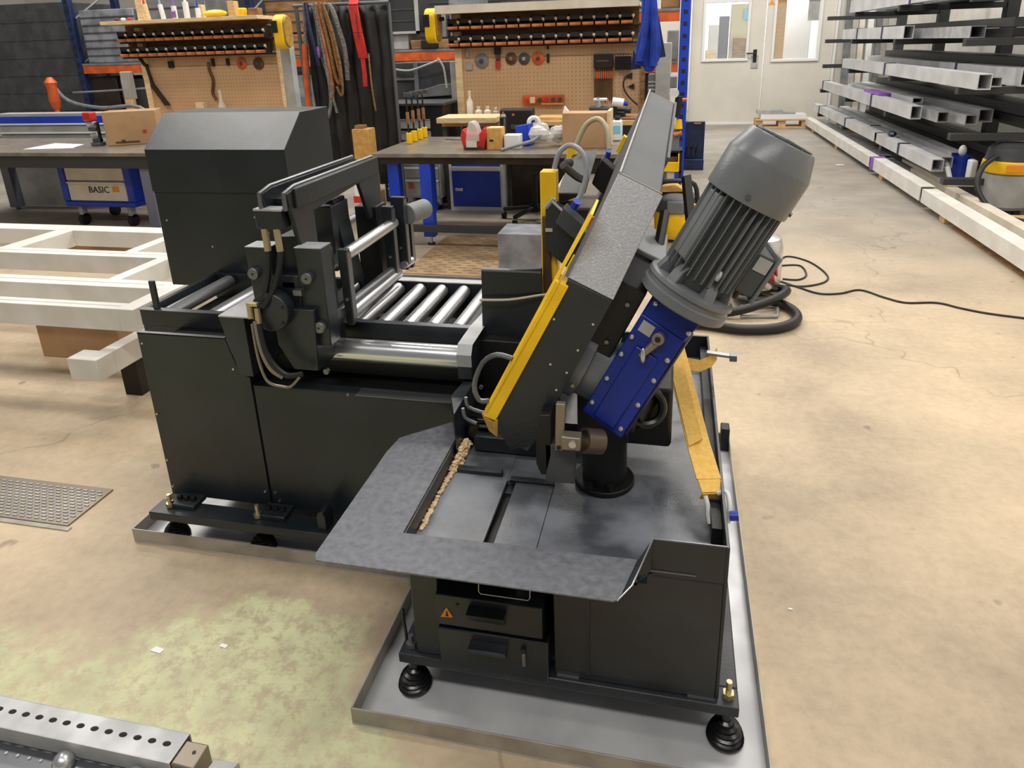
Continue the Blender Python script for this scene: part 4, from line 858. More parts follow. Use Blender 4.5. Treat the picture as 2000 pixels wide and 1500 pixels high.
for k in range(9):
    x = -.775+.0205*k; q = cyl('drill_bit', 'brown', hs, (x, 6.93, .985-.02*(k % 3)), (x, 6.93, 1.27), .007, None, 8); cyl('shank', 'orange' if k % 3 else 'tan_metal', q, (x, 6.925, 1.17), (x, 6.925, 1.235), .010, None, 8)
nb = T('wire_basket', 'black wire basket hanging behind the blue workwear', 'basket', (-.505, 6.93, 1.32))
b = B()
for k in range(7): b.cyl((-.58+.025*k, 6.88, 1.25), (-.58+.025*k, 6.88, 1.39), .003, None, 5)
for k in range(6): b.cyl((-.58, 6.88, 1.25+.028*k), (-.43, 6.88, 1.25+.028*k), .003, None, 5)
b.o('wire_mesh', 'black', nb); box('basket_tray', 'dark_brown', nb, -.58, -.43, 6.89, 6.945, 1.25, 1.37)
solo(B().tube([(-.46, 6.93, 1.20), (-.50, 6.92, 1.14), (-.49, 6.92, 1.06), (-.44, 6.91, .99), (-.36, 6.90, .92)], .008, 6).prism([(-.50, 6.93, 1.18), (-.42, 6.93, 1.16), (-.42, 6.93, 1.22)], (0, .02, 0)).prism([(-.46, 6.93, 1.09), (-.40, 6.93, 1.06), (-.40, 6.93, 1.12)], (0, .02, 0)), 'cable', 'black', 'black cable hanging on the pegboard beside the drill bits', 'cable', (-.45, 6.93, 1.1))
sk = T('socket_tray', 'red socket tray fixed low on the right pegboard', 'socket tray', (-1.29, 6.93, .98))
box('tray_back', 'orange', sk, -1.49, -1.08, 6.91, 6.948, .935, 1.025, .004); box('tray_edge', 'carton_y', sk, -1.30, -1.08, 6.90, 6.912, .935, .95)
for k in range(6): cyl('socket', 'grey_dark' if k % 3 else 'red', sk, (-1.455+.068*k, 6.885, .98), (-1.455+.068*k, 6.91, .98), .020, None, 12)
box('white_cap_jar', 'lid', sk, -1.41, -1.36, 6.87, 6.91, .95, 1.01, .006)
# left board tools
solo(B().tube([(-4.96, 6.94, 1.42), (-4.955, 6.93, 1.34), (-4.93, 6.93, 1.25), (-4.94, 6.93, 1.18), (-4.96, 6.93, 1.10), (-4.93, 6.93, 1.03)], .016, 8), 'pry_bar', 'brown', 'curved dark bar hanging on the left pegboard', 'tool', (-4.95, 6.93, 1.2))
for x, z, w, h, lb in ((-5.42, 1.41, .06, .07, 'black square gauge near the left end of the left pegboard'), (-4.90, 1.42, .03, .08, 'small black tool just right of the curved bar'), (-4.72, 1.42, .03, .07, 'small black tool left of the orange disc')):
    solo(B().box(x-w/2, x+w/2, 6.92, 6.95, z-h/2, z+h/2), 'hanging_tool', 'black', lb, 'tool', (x, 6.93, z), bev=.004)
solo(B().hexa([(-5.74, 6.90, 1.40), (-5.70, 6.90, 1.40), (-5.70, 6.94, 1.40), (-5.74, 6.94, 1.40), (-5.82, 6.90, 1.52), (-5.79, 6.90, 1.52), (-5.79, 6.94, 1.52), (-5.82, 6.94, 1.52)]).hexa([(-5.70, 6.91, 1.20), (-5.67, 6.91, 1.20), (-5.67, 6.93, 1.20), (-5.70, 6.93, 1.20), (-5.735, 6.91, 1.41), (-5.71, 6.91, 1.41), (-5.71, 6.93, 1.41), (-5.735, 6.93, 1.41)]).hexa([(-5.57, 6.90, .98), (-5.52, 6.90, .98), (-5.52, 6.94, .98), (-5.57, 6.94, .98), (-5.71, 6.90, 1.20), (-5.67, 6.90, 1.20), (-5.67, 6.94, 1.20), (-5.71, 6.94, 1.20)]), 'hand_saw', 'dark_brown', 'long dark hand saw leaning at the left end of the left pegboard', 'tool', (-5.6, 6.92, 1.0))
# on the left shelf
def cart(x, h, m, cap, label, r=.028, y=6.84, z=1.866, lean=0.):
    t = T('cartridge', label, 'cartridge', (x, y, z))
    cyl('tube', m, t, (x, y, z), (x+lean, y, z+h), r, None, 16); cyl('nozzle', cap, t, (x+lean, y, z+h), (x+lean*1.2, y, z+h+.07), r*.5, r*.2, 12)
cart(-5.52, .16, 'wood_pale', 'red', 'cream sealant cartridge with a red nozzle on the left shelf', lean=-.02)
cart(-5.33, .15, 'white', 'grey_light', 'plain white sealant cartridge on the left shelf', .024, lean=-.02)
cart(-5.19, .13, 'white', 'purple', 'white cartridge with a purple mark on the left shelf', .026)
cart(-5.09, .17, 'white', 'white', 'white cartridge behind the purple marked one', .03, y=6.9)
cart(-4.91, .10, 'white', 'blue_cab', 'small white bottle with a blue cap on the left shelf', .026)
solo(B().box(-5.16, -5.155, 6.805, 6.812, 1.88, 1.95).box(-5.20, -5.16, 6.805, 6.812, 1.88, 1.94), 'purple_label', 'purple', 'purple label strip on the left shelf edge', 'label', (-5.18, 6.81, 1.866))
solo(B().sph((-4.72, 6.85, 1.905), .045, 12, 3.2, 1.2, .85), 'yellow_bag', 'yellow', 'long yellow bag lying on the left shelf', 'bag', (-4.72, 6.85, 1.867))
solo(B().lathe([(.04, 0), (.045, .03), (.045, .07), (.035, .08)], (-4.40, 6.85, 1.866), (0, 0, 1), 20), 'tape_roll', 'yellow', 'yellow tape roll at the right end of the left shelf', 'roll', (-4.40, 6.85, 1.866))
solo(B().box(-4.31, -4.20, 6.80, 6.90, 1.866, 1.94), 'wooden_block', 'wood_dark', 'brown wooden block at the right end of the left shelf', 'block', (-4.25, 6.85, 1.866), bev=.006)
solo(B().box(-4.58, -4.50, 6.87, 6.95, 1.866, 2.02), 'wooden_block', 'wood', 'upright pale wood block behind the yellow bag', 'block', (-4.54, 6.9, 1.866), bev=.004)
solo(B().box(-4.97, -4.90, 6.90, 6.96, 1.866, 2.0), 'wooden_block', 'wood_pale', 'pale wood block behind the small white bottle', 'block', (-4.93, 6.93, 1.866), bev=.004)
solo(B().box(-5.70, -5.62, 6.90, 6.98, 1.866, 2.2), 'board_offcut', 'wood_pale', 'pale board standing at the left end of the left shelf', 'board', (-5.66, 6.94, 1.866), bev=.004)
for k, (x, m) in enumerate(((-5.86, 'brown'), (-5.78, 'white'), (-5.70, 'red'))):
    solo(B().sph((x, 6.78, 1.885), .02, 8, 1.6, 1, .8), 'small_fitting', m, ('brown', 'white', 'red')[k]+' small fitting lying at the left end of the left shelf', 'fitting', (x, 6.78, 1.866))
# yellow reels at the shelf ends
def reel(x, y, z, h, label, s):
    t = T('cable_reel', label, 'cable reel', (x, y, z))
    n = 24; pts = []
    for k in range(n):
        a = 2*math.pi*k/n; pts.append((x-.035, y+.085*math.cos(a), z+(h/2-.085)*(1 if math.sin(a) > 0 else -1)+.085*math.sin(a)))
    B().prism(pts, (.11, 0, 0)).o('yellow_shell', 'yellow', t, .012)
    B().prism([(q[0]+.11, q[1]*.9+y*.1, q[2]*.9+z*.1) for q in pts], (.02, 0, 0)).o('shell_rim', 'yellow_old', t, .004)
    B().box(x-.045, x+.02, y-.092, y-.08, z-.01, z+h*.32).o('dark_recess', 'black', t, .004)
    cyl('mount_arm', 'black', t, (x-.14*s, y, z+.06), (x, y, z+.05), .018, None, 10)
reel(-3.97, 6.80, 1.70, .33, 'yellow cable reel at the right end of the left shelf', 1)
reel(-2.36, 6.80, 1.70, .32, 'yellow cable reel at the left end of the right bins', -1)
# on the right wooden bench
def bottle(x, y, z, h, r, m, cap, label, n='spray_bottle'):
    t = T(n, label, 'bottle', (x, y, z))
    B().lathe([(r, 0), (r, h*.6), (r*.4, h*.75), (r*.4, h*.85)], (x, y, z), (0, 0, 1), 18).o('body', m, t); cyl('cap', cap, t, (x, y, z+h*.85), (x, y, z+h), r*.5, None, 12)
bottle(-1.95, 6.62, .838, .26, .032, 'cream', 'lid', 'tall cream bottle at the left end of the right wooden bench')
for k, x in enumerate((-1.86, -1.77, -1.69)):
    bottle(x, 6.6, .838, .115-.012*(k == 2), .036-.004*(k == 2), 'cream' if k < 2 else 'grey_light', 'lid', ('first', 'second', 'third')[k]+' short cream pot right of the tall cream bottle', 'pot')
cb = T('board_stack', 'thick pale wooden board lying on the left end of the right bench', 'board', (-1.85, 6.35, .838))
box('top_board', 'wood_pale', cb, -2.14, -1.58, 6.15, 6.52, .840, .888, .003)
box('board_edge', 'wood', cb, -2.13, -1.59, 6.16, 6.5, .8385, .8402)
solo(B().box(-1.24, -.92, 6.35, 6.6, .838, .868), 'wood_board', 'wood', 'short pale board lying right of the black case', 'board', (-1.1, 6.5, .838), bev=.003)
solo(B().prism([(-1.03, 6.5, .868), (-.90, 6.5, .868), (-.97, 6.5, .90), (-1.01, 6.5, .95)], (0, .06, 0)), 'paper_bag', 'paper', 'crumpled white paper on the right wooden bench', 'paper', (-.97, 6.5, .868))
solo(B().box(-.92, -.30, 6.32, 6.55, .8385, .855), 'wood_strip', 'wood_dark', 'thin wooden strip on the bench behind the large carton', 'board', (-.6, 6.4, .8385))
# drills and grinder on the bench
gr = T('angle_grinder', 'grey angle grinder lying on the bench in front of the drill bits', 'power tool', (-.62, 6.55, .84))
cyl('body', 'grey_dark', gr, (-.78, 6.55, .925), (-.40, 6.50, .905), .026, None, 16); cyl('gear_head', 'steel', gr, (-.70, 6.56, .93), (-.70, 6.54, 1.02), .045, .02, 16)
box('guard', 'white', gr, -.745, -.62, 6.52, 6.60, .99, 1.015, .008); box('foot', 'black', gr, -.60, -.45, 6.45, 6.58, .839, .90, .01)
dr_ = T('cordless_drill', 'white and blue cordless drill on the bench left of the bow', 'power tool', (-.52, 6.42, .84))
cyl('body', 'white', dr_, (-.56, 6.42, .99), (-.46, 6.42, .975), .042, None, 16); cyl('chuck', 'blue_cab', dr_, (-.46, 6.42, .975), (-.42, 6.42, .97), .02, None, 10)
box('grip', 'black', dr_, -.555, -.515, 6.40, 6.44, .86, .97, .008); box('battery', 'black', dr_, -.58, -.48, 6.38, 6.46, .84, .88, .006)
jg = T('bottle_jug', 'white jug with a cyan label between the large carton and the bow', 'bottle', (-.46, 5.75, .737))
B().box(-.50, -.42, 5.70, 5.80, .737, .90).o('body', 'white', jg, .012); box('label_panel', 'cyan', jg, -.49, -.43, 5.695, 5.699, .80, .86); box('cap', 'black', jg, -.48, -.44, 5.73, 5.77, .90, .93, .006)
# --- items on the metal bench
rb = T('red_bag', 'red carton with crumpled pink plastic sticking out on the metal bench', 'bag', (-1.52, 5.27, .737))
B().prism([(-1.60, 5.20, .74), (-1.44, 5.20, .74), (-1.415, 5.20, .86), (-1.43, 5.20, .91), (-1.47, 5.20, .86), (-1.57, 5.20, .86), (-1.60, 5.20, .90), (-1.625, 5.20, .85)], (0, .14, 0)).o('red_shell', 'red', rb, .006)
B().prism([(-1.585, 5.19, .80), (-1.47, 5.19, .80), (-1.47, 5.19, .87), (-1.49, 5.19, .93), (-1.52, 5.19, .96), (-1.55, 5.19, .95), (-1.57, 5.19, .88)], (0, .10, 0)).o('crumpled_plastic', 'plastic_clear', rb, .012)
box('white_label', 'cream', rb, -1.575, -1.49, 5.186, 5.19, .76, .81); box('bottom_band', 'brown', rb, -1.60, -1.45, 5.195, 5.199, .74, .765)
cbx = T('carton', 'small orange-brown carton next to the red bag', 'box', (-1.36, 5.28, .737))
B().box(-1.42, -1.30, 5.22, 5.34, .737, .90).o('carton_body', 'carton_y', cbx, .004); box('dark_print', 'dark_brown', cbx, -1.395, -1.365, 5.218, 5.22, .80, .815)
box('top_flap', 'wood_pale', cbx, -1.415, -1.305, 5.225, 5.335, .900, .904)
solo(B().box(-1.29, -1.165, 5.25, 5.36, .737, .845), 'carton', 'white', 'small white carton in front of the blue one', 'box', (-1.23, 5.3, .737), bev=.005)
solo(B().hexa([(-1.22, 5.42, .738), (-1.12, 5.42, .738), (-1.10, 5.52, .738), (-1.20, 5.52, .738), (-1.24, 5.42, .89), (-1.13, 5.42, .91), (-1.11, 5.52, .91), (-1.22, 5.52, .89)]), 'carton', 'blue_cab', 'small blue carton leaning behind the white one', 'box', (-1.17, 5.47, .737), bev=.005)
def plastic(x, y, z, r, seed, label):
    rr = random.Random(seed); b = B()
    for k in range(7):
        a = rr.random()*6.28; q = r*.55*rr.random(); b.sph((x+q*math.cos(a), y+q*math.sin(a)*.7, z+r*.55+r*.35*rr.random()), r*(.38+.25*rr.random()), 9, 1, .8, .9)
    solo(b, 'plastic_bag', 'plastic_clear', label, 'bag', (x, y, z))
plastic(-1.09, 5.62, .745, .12, 1, 'crumpled white plastic bag behind the blue carton')
plastic(-1.02, 5.36, .745, .12, 2, 'clear plastic bag in front on the metal bench, left of the large carton')
plastic(-.90, 5.45, .745, .11, 4, 'clear plastic bag touching the large carton')
solo(B().ring((-1.12, 5.60, .90), (.3, -1, .2), .04, .018, 20, 8), 'tape_roll', 'white', 'roll of white tape on the plastic bag', 'roll', (-1.12, 5.6, .9))
solo(B().tube([(-1.29, 5.14, .745), (-1.06, 5.26, .80), (-.99, 5.36, .85)], .013, 8, 1), 'metal_tube', 'grey', 'grey tube lying slanted over the metal bench edge', 'tube', (-1.2, 5.2, .745))
lc = T('carton', 'large plain cardboard sheet box on the metal bench behind the hoses', 'box', (-.66, 5.36, .737))
box('carton_body', 'carton', lc, -.84, -.50, 5.30, 5.50, .737, 1.0, .004); box('side_board', 'wood_pale', lc, -.50, -.475, 5.28, 5.52, .737, 1.015, .002)
bc2 = T('tool_case', 'black tool case with a red dot standing behind the spray can', 'case', (-1.45, 6.1, .737))
box('case_shell', 'black', bc2, -1.51, -1.21, 6.02, 6.13, .7375, .975, .02)
cyl('red_dot', 'orange', bc2, (-1.385, 6.02, .925), (-1.385, 6.012, .925), .012, None, 12); box('case_latch', 'grey_dark', bc2, -1.41, -1.31, 6.01, 6.02, .80, .84, .003)
sc_ = T('spray_can', 'black spray can with a white top in front of the tool case', 'spray can', (-1.41, 5.75, .737))
B().lathe([(.030, 0), (.031, .01), (.031, .19), (.020, .205)], (-1.41, 5.75, .737), (0, 0, 1), 18).o('can', 'black', sc_); cyl('white_ring', 'grey_light', sc_, (-1.41, 5.75, .93), (-1.41, 5.75, .955), .026, .018, 14); cyl('nozzle', 'orange', sc_, (-1.41, 5.75, .955), (-1.41, 5.75, .975), .008, None, 8)
for k in range(3): box('can_stripe', 'grey', sc_, -1.40+.006*k, -1.397+.006*k, 5.717, 5.722, .76, .92)
cl0 = T('bar_clamp', 'yellow-footed bar clamp nearest the front edge of the metal bench', 'clamp', (-2.18, 5.55, .737), 'bar clamps standing on the metal bench')
def clamp(t, x, y, h):
    cyl('yellow_grip', 'yellow', t, (x, y, .738), (x, y, .83), .024, None, 12, .004); cyl('wooden_handle', 'wood_dark', t, (x, y, .90), (x, y, 1.0), .014, None, 10)
    cyl('bar', 'black', t, (x, y, .83), (x, y, h), .008, None, 8); box('jaw', 'grey_dark', t, x-.02, x+.05, y-.012, y+.012, h-.02, h+.015, .003)
clamp(cl0, -2.18, 5.55, 1.14)
for k, (x, y) in enumerate(((-2.19, 5.70), (-2.19, 5.84), (-2.19, 5.96))): dup(cl0, (x, y, .737), 'yellow-footed bar clamp, %s back in the row on the metal bench' % ('second', 'third', 'farthest')[k])
solo(B().tube([(-1.95, 5.82, .745), (-1.80, 5.78, .75), (-1.62, 5.85, .748)], .008, 6).box(-1.74, -1.66, 5.84, 5.88, .738, .76), 'pliers', 'tan_metal', 'thin metal tool lying flat in the middle of the metal bench', 'tool', (-1.8, 5.8, .738))
# --- cabinets under and beside
bcab = T('tool_cabinet', 'grey cabinet with a bright blue door under the right wooden bench', 'cabinet', (-1.82, 6.4, 0))
box('casing', 'white', bcab, -2.085, -1.555, 6.255, 6.80, .0, .62, .003)
dd = box('door', 'blue_cab', bcab, -2.055, -1.585, 6.245, 6.255, .045, .385, .002)
B().box(-2.02, -1.945, 6.215, 6.245, .20, .23).o('knob', 'steel', dd, .004)
w = box('drawer', 'blue_cab', bcab, -2.055, -1.585, 6.245, 6.255, .435, .60, .002); box('handle_strip', 'white', w, -2.055, -1.585, 6.225, 6.25, .395, .430, .002)
gc = T('tool_trolley', 'grey drawer trolley on casters left of the blue cabinet door', 'trolley', (-2.35, 6.4, 0))
box('casing', 'grey_light', gc, -2.56, -2.17, 6.26, 6.55, .12, .62, .004)
for z0, z1 in ((.14, .30), (.32, .42), (.44, .60)):
    q = box('drawer', 'grey_light', gc, -2.54, -2.19, 6.25, 6.26, z0, z1, .002); box('handle_strip', 'white', q, -2.54, -2.19, 6.24, 6.25, z1-.018, z1, .002)
box('orange_badge', 'orange', gc, -2.50, -2.45, 6.246, 6.25, .21, .27)
for x in (-2.50, -2.22):
    q = cyl('caster', 'black', gc, (x-.015, 6.30, .045), (x+.015, 6.30, .045), .045, None, 16); box('caster_fork', 'grey_light', gc, x-.03, x+.03, 6.27, 6.33, .05, .13, .004)
solo(B().box(-1.50, -.95, 6.35, 6.8, 0, .60), 'storage_crate', 'dark_brown', 'dark brown crate under the right wooden bench', 'crate', (-1.2, 6.5, 0), bev=.006)
oc = T('swivel_chair_base', 'black five-star swivel chair base on casters under the bench', 'chair', (-1.20, 5.97, 0))
cyl('column', 'black', oc, (-1.20, 5.97, .10), (-1.20, 5.97, .42), .025, None, 14); cyl('hub', 'black', oc, (-1.20, 5.97, .08), (-1.20, 5.97, .14), .05, None, 16)
for k in range(5):
    a = 2*math.pi*k/5+.5; e = (-1.20+.30*math.cos(a), 5.97+.30*math.sin(a), .085)
    l = B().tube([(-1.20, 5.97, .12), e], .020, 8, 1).o('leg', 'black', oc); B().cyl((e[0]-.02, e[1], .03), (e[0]+.02, e[1], .03), .03, None, 12).o('caster', 'black', l)
# dark drawer chest left of the right pegboard
dc = T('drawer_chest', 'black tool chest with silver drawer edges beside the black curtain', 'tool chest', (-2.6, 6.75, 0))
box('casing', 'black', dc, -2.90, -2.22, 6.60, 7.1, .0, .965, .006); box('top_mat', 'grey_dark', dc, -2.93, -2.19, 6.57, 7.1, .965, .99, .004)
for k in range(7):
    z = .84-.115*k; q = box('drawer', 'grey_light', dc, -2.86, -2.36, 6.59, 6.60, z-.095, z-.004, .002); box('handle_strip', 'steel', q, -2.86, -2.36, 6.58, 6.595, z-.018, z-.004, .002)
box('label_plate', 'white', dc, -2.80, -2.73, 6.59, 6.60, .88, .92)
mn = T('machine_cover', 'grey slanted metal cover behind the tool chest', 'machine', (-2.6, 7.5, 0))
box('cover_body', 'grey_dark', mn, -2.95, -2.25, 7.25, 7.7, .0, 1.36, .01)
B().prism([(-2.70, 7.20, 1.0), (-2.28, 7.20, 1.02), (-2.28, 7.20, 1.14), (-2.45, 7.20, 1.13), (-2.70, 7.20, 1.06)], (0, .05, 0)).o('slanted_panel', 'grey', mn, .004)
box('side_panel', 'grey_light', mn, -2.31, -2.24, 7.18, 7.25, .85, 1.36, .004); box('inner_frame', 'grey', mn, -2.72, -2.69, 7.2, 7.25, 1.0, 1.36); box('panel_edge', 'grey', mn, -2.95, -2.72, 7.22, 7.25, 1.18, 1.20)
B().tube([(-2.95, 7.18, 1.30), (-2.75, 7.15, 1.28), (-2.55, 7.12, 1.33), (-2.40, 7.12, 1.38)], .012, 6).tube([(-2.42, 7.12, 1.40), (-2.36, 7.12, 1.30), (-2.34, 7.12, 1.1)], .010, 6).o('loose_cable', 'grey_light', mn)
# --- black curtain with slings
ct = T('curtain_rack', 'tall black curtain on a rail between the two pegboards', 'curtain', (-2.85, 6.1, 0))
def wavy(xs, ys, z0, z1, n, amp, ph):
    vs = []; m_ = 14
    for i in range(n+1):
        t = i/n; x = xs[0]+(xs[1]-xs[0])*t; y = ys[0]+(ys[1]-ys[0])*t; w_ = amp*math.sin(t*n*.9+ph)
        for k in range(m_+1):
            zz = z0+(z1-z0)*k/m_; vs.append((x+w_*.5*(1-k/m_)*.7, y+w_*(1.0-.5*k/m_)+.01*math.sin(k*1.3+i), zz))
    fs = [(i*(m_+1)+k, (i+1)*(m_+1)+k, (i+1)*(m_+1)+k+1, i*(m_+1)+k+1) for i in range(n) for k in range(m_)]
    return B().add(vs, fs)
cu = wavy((-3.26, -2.47), (6.02, 6.04), .30, 1.87, 44, .03, 0); o_ = cu.o('curtain_cloth', 'curtain', ct, ang=180); md = o_.modifiers.new('s', 'SOLIDIFY'); md.thickness = .006
cyl('rail', 'steel_dark', ct, (-3.34, 5.99, 1.885), (-2.44, 5.99, 1.885), .014); cyl('upright', 'steel_dark', ct, (-3.32, 6.0, 0), (-3.32, 6.0, 1.88), .018); cyl('upright', 'steel_dark', ct, (-2.46, 6.03, 0), (-2.46, 6.03, 1.88), .016)
def rope(path, r, m, label, cat='rope', y=5.93, extra=None):
    b = B().tube([(x, y-.02*math.sin(i*1.1), z) for i, (x, z) in enumerate(path)], r, 7, 4)
    if extra: extra(b)
    return solo(b, 'hanging_'+cat, m, label, cat, (path[0][0], y, path[-1][1]))
rope([(-3.19, 1.88), (-3.11, 1.86), (-3.09, 1.67), (-3.10, 1.5), (-3.06, 1.28), (-3.06, 1.06), (-3.10, .92), (-3.17, .87), (-3.23, .92), (-3.26, 1.06), (-3.25, 1.42), (-3.22, 1.76), (-3.19, 1.90)], .016, 'rope_grey', 'long grey rope loop at the left end of the curtain rail')
rope([(-3.17, 1.90), (-3.15, 1.72), (-3.12, 1.5), (-3.11, 1.38)], .02, 'blue_dark', 'dark blue strap hanging left on the curtain rail', 'strap', 5.90)
solo(B().sph((-3.10, 5.89, 1.49), .022, 10, 1, .7, 2.4), 'hanging_grip', 'purple', 'purple grip on the dark blue strap', 'grip', (-3.10, 5.89, 1.45))
rope([(-3.22, 1.56), (-3.23, 1.3), (-3.24, 1.1), (-3.25, .92)], .022, 'orange', 'orange strap hanging at the far left edge of the curtain', 'strap', 5.88)
rope([(-3.08, 1.90), (-3.06, 1.70), (-3.03, 1.46), (-3.02, 1.22), (-3.04, 1.1)], .022, 'copper', 'orange-brown sling hanging third from the left', 'sling', 5.92)
rope([(-3.08, 1.90), (-3.03, 1.46), (-3.0, 1.15), (-2.98, .97)], .012, 'rope_grey', 'thin grey cord hanging down to the bench height', 'rope', 5.88)
rope([(-3.02, 1.89), (-2.96, 1.67), (-2.93, 1.41), (-2.92, 1.27), (-2.95, 1.22), (-2.98, 1.30), (-2.99, 1.5), (-3.02, 1.75), (-3.04, 1.9)], .018, 'rope', 'brown rope loop in the middle of the curtain', 'rope', 5.91)
rope([(-3.0, 1.89), (-2.93, 1.67), (-2.89, 1.4), (-2.90, 1.18), (-2.93, 1.12), (-2.96, 1.2)], .012, 'rope', 'thin brown rope beside the brown loop', 'rope', 5.88)
rope([(-2.97, 1.88), (-2.92, 1.82), (-2.88, 1.65), (-2.86, 1.5), (-2.87, 1.25)], .022, 'rope_grey', 'thick pale grey sling left of the red sling', 'sling', 5.92)
rope([(-2.95, 1.88), (-2.95, 1.7), (-2.90, 1.52), (-2.87, 1.35)], .03, 'grey_dark', 'wide dark grey sling behind the pale grey sling', 'sling', 5.96)
rope([(-2.64, 1.47), (-2.63, 1.19), (-2.615, .98)], .008, 'rope', 'thin brown cord hanging right of the red sling', 'rope', 5.92)
rs = T('red_sling', 'wide bright red lifting sling over the curtain rail', 'sling', (-2.73, 5.94, 1.2))
B().strip([(-2.76, 6.0, 1.905), (-2.75, 5.95, 1.86), (-2.72, 5.93, 1.64), (-2.69, 5.93, 1.43)], (.085, 0, 0), .02).o('wide_web', 'red', rs, .004)
B().strip([(-2.70, 5.93, 1.44), (-2.695, 5.93, 1.3), (-2.70, 5.93, 1.19)], (.04, 0, 0), .015).o('narrow_tail', 'red', rs, .004)
B().strip([(-2.725, 5.925, 1.80), (-2.71, 5.905, 1.60)], (.008, 0, 0), .004).o('dark_seam', 'brown', rs)
bk = T('chain_hook', 'brown chain hoist hook hanging at the left of the curtain', 'hook', (-3.28, 5.85, .75))
box('hook_block', 'brown', bk, -3.31, -3.24, 5.84, 5.90, .80, .90, .01); cyl('brass_pin', 'brass', bk, (-3.27, 5.83, .86), (-3.27, 5.83, .74), .014, None, 8); box('lower_block', 'brown', bk, -3.29, -3.24, 5.83, 5.88, .62, .74, .01)
b = B()
for k in range(9): b.ring((-3.19+.012*(k % 2), 5.86, .74-.05*k), (1, 0, 0) if k % 2 else (0, 1, 0), .02, .006, 10, 6)
b.o('chain', 'steel_dark', bk)['kind'] = 'stuff'
yb = T('carton', 'upright yellow-brown carton beside the left end of the metal bench', 'box', (-2.64, 5.65, 0))
box('carton_body', 'carton_y', yb, -2.72, -2.57, 5.60, 5.75, 0.30, .855, .004); box('open_flap', 'wood_dark', yb, -2.70, -2.62, 5.62, 5.70, .855, .885)
box('lower_box', 'carton', yb, -2.74, -2.55, 5.58, 5.80, 0, .30, .004)
ws = T('plastic_canister', 'white canister with a red stripe behind the roller table', 'canister', (-2.30, 4.85, 0))
box('canister_body', 'white', ws, -2.36, -2.22, 4.78, 4.94, .0, .66, .02); box('red_stripe', 'red', ws, -2.362, -2.218, 4.776, 4.942, .40, .45); cyl('screw_cap', 'white', ws, (-2.29, 4.86, .66), (-2.29, 4.86, .70), .03)
# ---- left metal bench
lb = T('workbench', 'metal workbench at the far left carrying a cardboard box', 'workbench', (-5.3, 5.5, 0))
box('bench_top', 'bench_top', lb, -7.0, -4.15, 5.02, 6.02, .705, .737, .003); box('apron', 'bench_dark', lb, -6.95, -4.2, 5.04, 6.0, .60, .705, .002)
for x, y in ((-4.40, 5.10), (-4.40, 5.92), (-6.8, 5.10), (-6.8, 5.92)):
    l = box('leg', 'leg_grey', lb, x-.05, x+.05, y-.045, y+.045, .03, .60, .003); cyl('levelling_foot', 'steel_dark', l, (x, y, 0), (x, y, .03), .02, None, 10)
ca = Matrix.Rotation(math.radians(28), 3, 'Z')
cbL = T('carton', 'brown cardboard box with a red sticker on the left metal bench', 'box', (-4.92, 5.66, .737))
bb = B().box(-.02, .42, 0, .26, 0, .30); bb.v = [tuple(ca @ Vector(p)+Vector((-5.02, 5.42, .738))) for p in bb.v]; bb.o('carton_body', 'carton', cbL, .004)
bb = B().box(.29, .32, -.004, 0, .10, .13); bb.v = [tuple(ca @ Vector(p)+Vector((-5.02, 5.42, .738))) for p in bb.v]; bb.o('red_sticker', 'red', cbL)
bb = B().box(.10, .13, -.003, .0, .02, .05).box(.05, .25, -.003, 0, .02, .035); bb.v = [tuple(ca @ Vector(p)+Vector((-5.02, 5.42, .738))) for p in bb.v]; bb.o('printed_mark', 'brown', cbL)
bb = B().box(-.02, .42, .12, .14, .30, .303); bb.v = [tuple(ca @ Vector(p)+Vector((-5.02, 5.42, .738))) for p in bb.v]; bb.o('tape_strip', 'carton_y', cbL)
tl = T('rivet_gun', 'tall hand tool with a red head standing on the left metal bench', 'tool', (-5.21, 5.45, .737))
box('red_head', 'red', tl, -5.26, -5.17, 5.42, 5.50, .96, 1.04, .012)
for k in range(4): box('grip_ring', 'grey_dark' if k % 2 else 'steel', tl, -5.245+.01*k, -5.165+.01*k, 5.43, 5.48, .92-.05*k, .955-.05*k, .008)
box('side_bar', 'black', tl, -5.15, -5.135, 5.44, 5.47, .745, .95, .003)
box('jaw', 'steel_dark', tl, -5.23, -5.13, 5.42, 5.50, .738, .77, .006)
solo(B().box(-5.05, -4.98, 5.60, 5.66, .738, .79).box(-5.10, -4.92, 5.66, 5.72, .738, .765), 'clamp_tool', 'grey_dark', 'small dark clamp beside the cardboard box', 'tool', (-5.0, 5.66, .738), bev=.004)
solo(B().prism([(-5.75, 5.20, .738), (-5.30, 5.28, .738), (-5.40, 5.52, .738), (-5.80, 5.60, .738)], (0, 0, .003)), 'paper_sheet', 'paper', 'white paper sheet on the left metal bench', 'paper', (-5.5, 5.4, .738))
tr = T('tool_trolley', 'grey and blue drawer trolley lettered BASIC under the left bench', 'trolley', (-5.15, 5.5, 0))
box('casing', 'grey_light', tr, -5.50, -4.86, 5.34, 5.85, .24, .595, .006)
box('blue_frame', 'blue_cab', tr, -5.56, -4.80, 5.32, 5.87, .19, .24, .01); box('blue_post', 'blue_cab', tr, -4.86, -4.79, 5.32, 5.87, .24, .595, .01); box('blue_post', 'blue_cab', tr, -5.57, -5.50, 5.32, 5.87, .24, .595, .01)
for z0, z1 in ((.25, .425), (.44, .59)):
    q = box('drawer', 'cream', tr, -5.49, -4.87, 5.325, 5.34, z0, z1, .002); box('handle_strip', 'white', q, -5.49, -4.87, 5.31, 5.33, z1-.012, z1, .002)
letters(tr, 'BASIC', .085, (-5.27, 5.322, .325), 'black'); box('orange_badge', 'sticker', tr, -5.01, -4.94, 5.320, 5.324, .335, .385)
